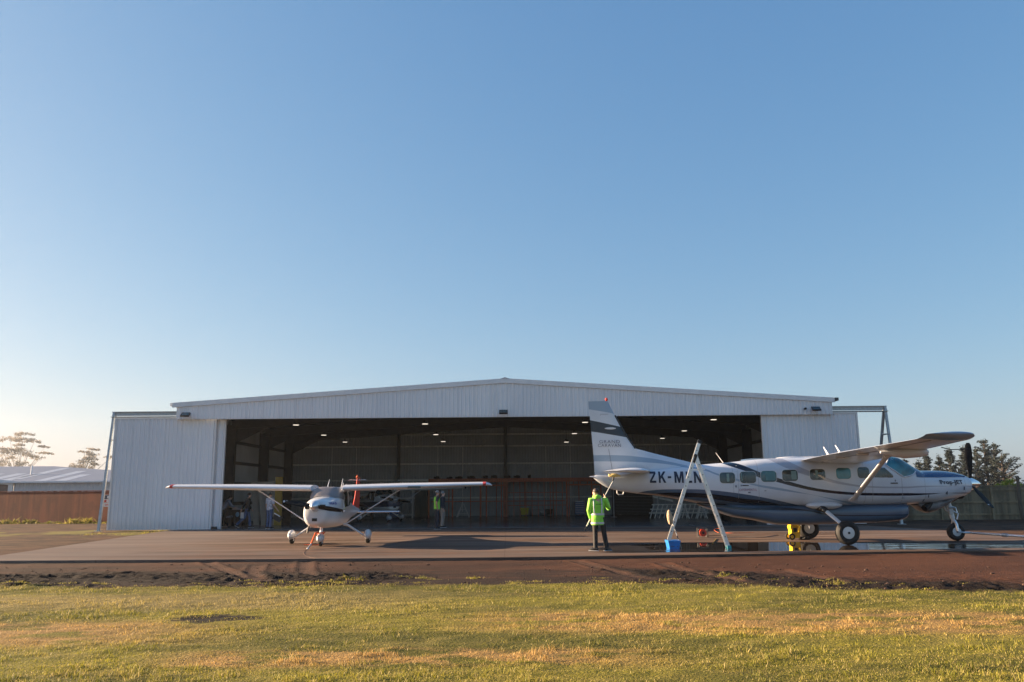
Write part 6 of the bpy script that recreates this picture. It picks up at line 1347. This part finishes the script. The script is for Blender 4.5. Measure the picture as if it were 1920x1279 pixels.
    for k in range(4):
        for j in range(6):
            x=x0+.10+j*(x1-x0-.2)/5; m_=ms[rng.randrange(3)]; h=.10+.14*rng.random(); mb=MB(); zb=.182+k*.38
            mb.disc_wheel((x,Ys+.12,0),[(zb,.055),(zb+h*.9,.055),(zb+h,.045)],'Z',10) if rng.random()<.6 else mb.rings([[Vector((x+a*w,Ys+.12+b*w,z)) for a,b in((-1,-1),(1,-1),(1,1),(-1,1))] for z,w in((zb,.06),(zb+h*.8,.06),(zb+h,.035))])
            tag(mb.build('tin',m_),'small tin among those crowding the dark shelving unit','tin','tins on the shelving unit')
    Yq=56.8; x0=P(738,960,Yq).x; x1=P(748,960,Yq).x; t=thing('blue_cabinet','blue drawer cabinet behind the stored plane left of the white frame','cabinet',((x0+x1)/2,Yq,.012)); mb=MB(); mb.box2((x0-.4,Yq,.06),(x1,Yq+.5,1.1)); mb.build('cabinet_body',M['blue_tc'],t,smooth=0)
    for k in range(6): mb=MB(); mb.box2((x0-.36,Yq-.02,.12+k*.16),(x1-.04,Yq-.002,.25+k*.16)); mb.build('drawer',M['blue_tc'],t,smooth=0)
    # red extinguisher-like bottle and beam on rack near the studs
    x=P(770,940,56.0).x; 
    Yz=54.5; x=P(1151,960,Yz).x; mb=MB(); mb.cyl((x,Yz,.013),(x,Yz,2.9),.035,10); mb.disc_wheel((x,Yz,0),[(.013,.2),(.03,.2),(.04,.05)],'Z',16); tag(mb.build('barrier_post',M['galv']),'slim grey upright post behind the person washing the tail','post')
    # long roll stored low under the fuselage
    Yk=52.5; a=P(1226,930,Yk); b=P(1262,938,Yk); tt=thing('roll_stand','pair of pale rolls lying on a thin stand behind the tail of the large plane','rolls',(P(1245,960,Yk).x,Yk,.012))
    for (p0,p1) in(((1224,932),(1234,933)),((1236,934),(1262,939.5))): mb=MB(); mb.cyl(P(*p0,Yk),P(*p1,Yk),.06,12); mb.build('roll',M['galv_lt'],tt)
    mb=MB(); 
    for px in(1232,1250): q=P(px,936,Yk); mb.box2((q.x-.02,Yk-.02,.013),(q.x+.02,Yk+.02,q.z-.05))
    mb.build('stand_leg',M['galv'],tt,smooth=0)
# ============================================================ surroundings
def wood_fence_mat(name,c1,c2,c3):
    m,nt,b=nmat(name); tc=N(nt,'TexCoord'); a=N(nt,'Attribute',attribute_name='rnd')
    n=noise(nt,tc.outputs['Object'],1.2,5,(1.6,1.6,.35)); n2=noise(nt,tc.outputs['Object'],1.1,4,(1,1,1.2))
    c=mixc(nt,a.outputs['Fac'],c1,c2); c=mixc(nt,mth(nt,'MULTIPLY',sstep(nt,n,.45,.7),.6),c,c3); c=mixc(nt,mth(nt,'MULTIPLY',sstep(nt,n2,.52,.66),.35),c,c3)
    L(nt,c,b.inputs['Base Color']); b.inputs['Roughness'].default_value=.85; return m
def fence(name,label,a,b,h,m,pitch=.155,rails=False,postx=(),railm=None,seed=1,zb=0.0,gap=.005,cap=True):
    a=Vector(a);b=Vector(b); d=(b-a); Lg=d.length; d.normalize(); nrm=Vector((d.y,-d.x,0))
    t=thing(name,label,'fence',(a+b)/2); rng=random.Random(seed); n=int(Lg/pitch); V=[];Fs=[];A=[]
    for i in range(n):
        c=a+d*(pitch*(i+.5)); w=pitch/2-(gap*rng.uniform(.2,1) if rails else .0006); off=nrm*(rng.uniform(-.006,.006) if rails else 0); hh=h+rng.uniform(-.012,.012); lean=rng.uniform(-.008,.008)*(1 if rails else 0); r_=rng.random(); o=len(V)
        for sx in(-1,1):
            for sy in(-.011,.011):
                for z in(zb,hh): V.append(tuple(c+d*(sx*w+(lean if z>1 else 0))+nrm*sy+off+Vector((0,0,z))))
        Fs+= [tuple(k+o for k in f) for f in((0,1,3,2),(4,6,7,5),(0,4,5,1),(2,3,7,6),(0,2,6,4),(1,5,7,3))]; A+=[r_]*8
    L0=(a+b)/2; V=np.array(V)-np.array(L0); o=npmesh('palings',V,np.array(Fs),m,parent=t,attr=np.array(A))
    side=1 if rails else -1
    for z in((.28,.95,1.62) if rails else (.3,1.5)):
        mb=MB(); mb.bar(a+nrm*side*.04+Vector((0,0,z*h/1.8)),b+nrm*side*.04+Vector((0,0,z*h/1.8)),.05,.09); mb.build('rail',railm or m,t,smooth=0)
    if cap: mb=MB(); mb.bar(a+Vector((0,0,h+.03)),b+Vector((0,0,h+.03)),.10,.04); mb.build('capping',railm or m,t,smooth=0)
    for s_ in np.arange(1.0,Lg,2.7):
        c=a+d*s_+nrm*side*.10; mb=MB(); mb.box2(c+Vector((-.05,-.05,zb)),c+Vector((.05,.05,h*.98))); mb.build('post',railm or m,t,smooth=0)
    return t
def make_fences():
    m1=wood_fence_mat('reddish_fence_timber',(.19,.054,.027),(.12,.034,.018),(.050,.017,.011))
    a=P(-60,978,55.8); b=P(214,978,52.4); a.z=b.z=0
    fence('brown_fence','tall reddish brown vertical paling fence at the left edge of the yard',a+Vector((-14,3.9,0)),b+Vector((1.5,-.4,0)),1.95,m1,seed=2,cap=True)
    m2=wood_fence_mat('weathered_fence_timber',(.30,.23,.14),(.20,.155,.10),(.075,.06,.04))
    fence('grey_fence','weathered grey green paling fence with rails behind the nose of the large plane',(17.2,46.0,0),(46,44.0,0),1.76,m2,rails=True,seed=5,cap=True)
    x=P(1911,930,44.6); mb=MB(); mb.tube([(x.x+.05,44.6,0),(x.x-.02,44.6,1.2),(P(1908,895,44.6).x,44.6,P(1908,894,44.6).z)],[.10,.085,.08],8); tag(mb.build('timber_post',M['timber'] if False else wood_fence_mat('old_post',(.13,.10,.07),(.1,.08,.06),(.05,.04,.03))),'tall leaning timber post rising above the grey fence at the right edge','post')
    # safety sign on the brown fence
    p=P(204,935,51.3); t=thing('safety_sign','narrow white red and blue safety sign on the brown fence beside the left hangar door','sign',(p.x,p.y,1.0))
    z1=P(204,928,51.3).z; z0=P(204,950,51.3).z; w=.26
    def pan(za,zb_,m,nm='panel',y=0): mb=MB(); mb.box2((p.x-w,p.y-.03-y,za),(p.x+w,p.y-.012-y,zb_)); return mb.build(nm,m,t,smooth=0)
    pan(z0,z1,M['white_d']); pan(z1-.26,z1-.02,M['navy'],'blue_field',.02); pan(z0+.25,z1-.30,M['red'],'red_field',.02)
    mb=MB(); mb.ell((p.x,p.y-.055,z1-.14),(.09,.006,.08),12,8); mb.ell((p.x-.05,p.y-.055,z0+.33),(.07,.006,.06),12,8); mb.build('symbol',M['white'],t)
    def fn(u,v): return (p.x-.2+.4*u,p.y-.036,z0+.05+.12*v)
    text_mb('SAFETY',fn,bold=.03).build('lettering',M['red'],t,smooth=0,fix=False)
def make_shed():
    t=thing('neighbouring_shed','low pale shed with a blue grey corrugated roof and skylight strips behind the brown fence','shed',(-50,80,0))
    Y0=75; xl=-75.; xr=P(240,904,Y0).x; ze=2.95
    mb=MB(); corr(mb,P(27,904,Y0).x,xr,lambda q:0,lambda q:ze,Y0,pitch=.25,depth=.04); mb.box2((P(27,904,Y0).x,Y0+.02,0),(xr,Y0+.1,ze)); mb.build('front_wall',M['shed'],t,smooth=0,fix=False)
    # roof: front slope with hip going right
    rz=4.75; Yr=87; xh=P(100,878,Yr).x
    def pl(x,u): return Vector((x,Y0-.4+(Yr-Y0+.4)*u,ze-.02+(rz-ze)*u))
    mb=MB(); pr=[]; rs=[]
    A_,B_,C_,D_=pl(xl,0),pl(xr+9,0),pl(xh,1),pl(xl,1); B2=Vector((xr+9,Yr+10,ze)); 
    mb.add([A_,B_,C_,D_,B2,A_+Vector((0,24,0))],[(0,1,2,3),(1,4,2),(3,2,4,5),(0,3,5)]); mb.build('roof',M['shedroof'],t,smooth=0)
    for px,u0,u1 in((-20,.05,.5),(22,.05,.5),(52,.05,.5),(60,.15,.85),(120,.04,.62),(156,.04,.40)):
        m_=MB(); x0=P(px,890,80).x
        q0=[pl(x0,u0),pl(x0+1.0,u0),pl(x0+1.0-3.4*(u1-u0)*0,u1),pl(x0,u1)]; n=Vector((0,-(rz-ze),(Yr-Y0))).normalized()*.03
        m_.rings([[v+n*.1 for v in q0],[v+n*.35 for v in q0]]); m_.build('skylight',M['skylight'],t,smooth=0)
    mb=MB(); mb.box2((xl,Y0-.48,ze-.12),(xr+9,Y0-.36,ze+.02)); mb.build('gutter',M['fascia'],t,smooth=0)
    mb=MB(); x=P(70,886,81).x; mb.cyl((x,80,3.5),(x,80,4.55),.09,8); mb.build('vent_pipe',M['fascia'],t)
    # opening at far left with a pale frame
    mb=MB(); x1=P(22,910,Y0-.3).x; mb.box2((x1-9,Y0+.3,0),(x1-.4,Y0+.4,2.7)); mb.build('opening',mat('pinkish_opening',(.20,.15,.15),.6),t,smooth=0)
    mb=MB(); mb.box2((x1-.35,Y0-.25,0),(x1+.05,Y0-.1,3.0)); mb.bar((x1-.1,Y0-.2,2.85),(x1-10,Y0-.2,3.7),.15,.4); mb.build('opening_frame',M['trim'],t,smooth=0)
# ------------------------------------------------------------ trees
def leaf_cloud(clumps,seed,size,flat=0.0):
    """clumps: (centre, radii, count); returns vertex array, tris"""
    rng=np.random.default_rng(seed); Vs=[];n_tot=0
    for c,r,n in clumps:
        d=rng.normal(size=(n,3)); d/=np.linalg.norm(d,axis=1)[:,None]; rad=rng.random(n)**0.42
        p=np.array(c)+d*rad[:,None]*np.array(r); s=size*rng.uniform(.5,1.4,n)
        u=rng.normal(size=(n,3)); u[:,2]*=(1-flat); u/=np.linalg.norm(u,axis=1)[:,None]; w=rng.normal(size=(n,3)); w[:,2]*=(1-flat); w-=u*(u*w).sum(1)[:,None]; w/=np.linalg.norm(w,axis=1)[:,None]
        a=p-u*s[:,None]; b=p+u*s[:,None]*.8+w*s[:,None]*.25; e=p+w*s[:,None]*.6
        f=p+u*s[:,None]*.1-w*s[:,None]*.5
        Vs.append(np.stack([a,f,b,e],1).reshape(-1,3)); n_tot+=n
    V=np.concatenate(Vs); i=np.arange(n_tot)*4; return V,np.stack([i,i+1,i+2,i+3],-1),np.repeat(rng.random(n_tot),4)
def leaf_mat(name,c1,c2,tr=.25):
    m,nt,b=nmat(name); a=N(nt,'Attribute',attribute_name='rnd'); c=mixc(nt,a.outputs['Fac'],c1,c2); L(nt,c,b.inputs['Base Color']); b.inputs['Roughness'].default_value=.65; b.inputs['Specular IOR Level'].default_value=.3
    t_=N(nt,'BsdfTranslucent'); L(nt,c,t_.inputs['Color']); ms=N(nt,'MixShader'); ms.inputs[0].default_value=tr
    L(nt,b.outputs[0],ms.inputs[1]); L(nt,t_.outputs[0],ms.inputs[2]); L(nt,ms.outputs[0],nt.nodes['Material Output'].inputs['Surface']); return m
def make_pines():
    lm=leaf_mat('pine_needles',(.016,.028,.030),(.034,.044,.038),.06); bk=mat('pine_bark',(.045,.036,.032),.9)
    # (px, top py, half width px, Y, label)
    trees=[(1696,858,24,118,'round topped pine farthest left, mostly behind the windscreen'),(1722,862,20,110,'low bushy pine just right of the windscreen of the plane'),(1737,846,15,122,'slim pine under the wing tip of the plane'),(1757,853,17,114,'small dark pine above the middle of the engine cowl'),(1775,839,22,112,'broad pine left of the upright propeller blade'),(1803,834,19,116,'tall pine directly behind the upright propeller blade'),(1827,838,17,120,'narrow pine just right of the upright propeller blade'),(1845,823,20,112,'tallest pine of the stand with a flat crown'),(1863,829,17,116,'second tallest pine with a pointed crown right of the tallest one'),(1878,848,26,108,'open pine at the right end of the stand with long rising branches')]
    for i,(px,py,hw,Y,lab) in enumerate(trees):
        Y=Y*1.25; rng=random.Random(100+i); top=P(px,py,Y); b=Vector((top.x,Y,-.2)); H_=top.z; sc=Y/1566; W=hw*sc
        t=thing('pine_tree',lab,'tree',(b.x,b.y,0),0,'pines beyond the grey fence'); loc=Vector((b.x,b.y,0))
        mb=MB(); bend=rng.uniform(-.3,.3); mb.tube([(0,0,-.3),(bend*.4,0,H_*.35),(bend,0,H_*.7),(bend*.6,0,H_*.98)],[.36,.28,.17,.05],8)
        nl=19; clumps=[]
        for k in range(nl):
            f=.10+.90*k/(nl-1); z=H_*f*.96; prof=(W*(1.25*(1-f)**.8+.10)) if i<7 else (math.sin(math.pi*min(1,(1-f)*.62+.13))**.8)*W*(1.0 if i<9 else 1.2); nb=5 if f<.9 else 3
            for j in range(nb):
                a=2*math.pi*(j+rng.random()*.8)/nb; ln=prof*rng.uniform(.35,1.2); 
                if rng.random()<.22: continue
                rise=ln*rng.uniform(.15,.55)+.15; e=Vector((bend*f+ln*math.cos(a),ln*math.sin(a),z+rise-.5)); s=Vector((bend*f,0,z-.7))
                mb.tube([s,s.lerp(e,.55)+Vector((0,0,-.08*ln)),e],[.085,.06,.02],5,cap=False)
                for u,rr in((.55,.30),(.78,.36),(1.0,.32)):
                    c=s.lerp(e,u)+Vector((rng.uniform(-.1,.1),rng.uniform(-.1,.1),.08)); q=1.3*rr*(.7+W/1.3*.22)
                    clumps.append((c,(q*1.05,q*1.05,q*.32),34))
        clumps.append(((bend*.6,0,H_*.95),(.48,.48,.7),40))
        mb.build('trunk',bk,t,local=True)
        V,Fa,A=leaf_cloud(clumps,200+i,.12,.3); o=npmesh('crown',V,Fa,lm,parent=t,attr=A)
    # yellow green shrub at the fence
    p=P(1893,905,47.5); t=thing('shrub','yellow green leafy shrub poking over the grey fence by the leaning post','shrub',(p.x,47.5,0)); lm2=leaf_mat('shrub_leaves',(.20,.24,.04),(.40,.40,.06))
    cl=[((dx,dy,z),(.35,.35,.22),170) for dx,dy,z in((-.55,0,1.75),(0,.1,2.0),(.5,0,1.75),(.1,-.1,1.7),(-.2,0,1.4),(.4,.1,1.3))]; V,Fa,A=leaf_cloud(cl,9,.07); npmesh('foliage',V,Fa,lm2,parent=t,attr=A)
    mb=MB(); 
    for dx in(-.3,0,.3): mb.tube([(0,0,0),(dx*.5,0,.8),(dx,0,1.7)],[.04,.03,.015],6)
    mb.build('stem',bk,t,local=True)
def make_gums():
    lm=leaf_mat('hazed_gum_leaves',(.26,.23,.20),(.38,.33,.28),.35); bk=mat('gum_bark',(.42,.37,.33),.9)  # leaf colour paled to carry distance haze
    Y=420.0
    T1=[(250,188,75,12),(100,240,90,20),(280,250,95,18),(330,262,35,10),(265,310,35,12),(440,320,40,8),(60,355,110,16),(330,370,95,20),(450,385,55,9),(130,385,60,18),(270,405,65,18),(10,425,50,18),(60,490,60,26),(340,430,40,16),(265,500,70,26),(-60,300,80,18),(-80,420,90,22),(-40,500,60,22)]
    T2=[(1005,352,40,7),(935,348,12,4),(895,373,30,7),(950,400,50,14),(880,430,60,22),(1105,425,32,9),(1045,450,28,12),(960,480,80,20),(1030,505,30,9),(760,525,50,18),(850,525,70,22),(820,560,50,12)]
    for i,(cl,base,lab,forks) in enumerate(((T1,(168,640),'tall gum tree with flat airy clumps of foliage beyond the shed at the left edge',6),(T2,(850,640),'smaller leaning gum tree beyond the right end of the shed roof',5))):
        b=P(base[0]/5.56,780+base[1]/5.56,Y); t=thing('gum_tree',lab,'tree',(b.x,Y,0),0,'gum trees beyond the shed'); rng=random.Random(50+i); clumps=[]; mb=MB()
        s0=Vector((0,0,b.z-.0)); mb.tube([(0,0,-.3),(0.1,0,b.z*.6),s0],[1.0,.8,.65],8)
        for k,(cx,cy,rx,ry) in enumerate(cl):
            c=P(cx/5.56,780+cy/5.56,Y); dy=rng.uniform(-8,8); lc=Vector((c.x-b.x,dy,c.z)); sx=rx/5.56*Y/1566; sz=ry/5.56*Y/1566*1.6
            for q in range(15):
                u=rng.uniform(-1,1); r_=rng.uniform(.16,.34); clumps.append(((lc.x+u*sx,lc.y+rng.uniform(-4,4),lc.z+rng.uniform(-.45,.45)*sz+(.35-u*u)*sz*.9),(sx*r_+.3,sx*r_+.9,sz*rng.uniform(.3,.6)+.2),int(8+7.5*sx)))
            mid=s0.lerp(lc,.5)+Vector((0,0,-.12*abs(lc.x)-.5)); mb.tube([s0,s0.lerp(mid,.5)+Vector((0,0,.1)),mid,lc+Vector((0,0,-sz*.3))],[.38,.26,.17,.06],5,cap=False)
        mb.build('trunk',bk,t,local=True); V,Fa,A=leaf_cloud(clumps,300+i,.38,.4); npmesh('crown',V,Fa,lm,parent=t,attr=A)
def make_haze():
    if HAZE<=0: return
    mb=MB(); mb.box2((-500,-60,-1.3),(500,560,50)); m=bpy.data.materials.new('haze'); m.use_nodes=True; nt=m.node_tree; nt.nodes.remove(nt.nodes['Principled BSDF'])
    v=nt.nodes.new('ShaderNodeVolumePrincipled'); v.inputs['Color'].default_value=(.84,.90,1.0,1); v.inputs['Density'].default_value=HAZE; v.inputs['Anisotropy'].default_value=.5; nt.links.new(v.outputs[0],nt.nodes['Material Output'].inputs['Volume'])
    o=mb.build('haze',m,smooth=0); tag(o,kind='stuff')
setup_world(); setup_camera(); make_ground(); make_grass(); make_stones(); make_apron(); make_hangar(); make_aircraft(); make_people(); make_ladder(); make_ground_kit(); make_interior(); make_fences(); make_shed(); make_pines(); make_gums(); make_haze()
scene.cycles.max_bounces=6; scene.cycles.diffuse_bounces=3; scene.cycles.glossy_bounces=3; scene.cycles.transmission_bounces=2; scene.cycles.volume_bounces=0; scene.cycles.sample_clamp_indirect=6
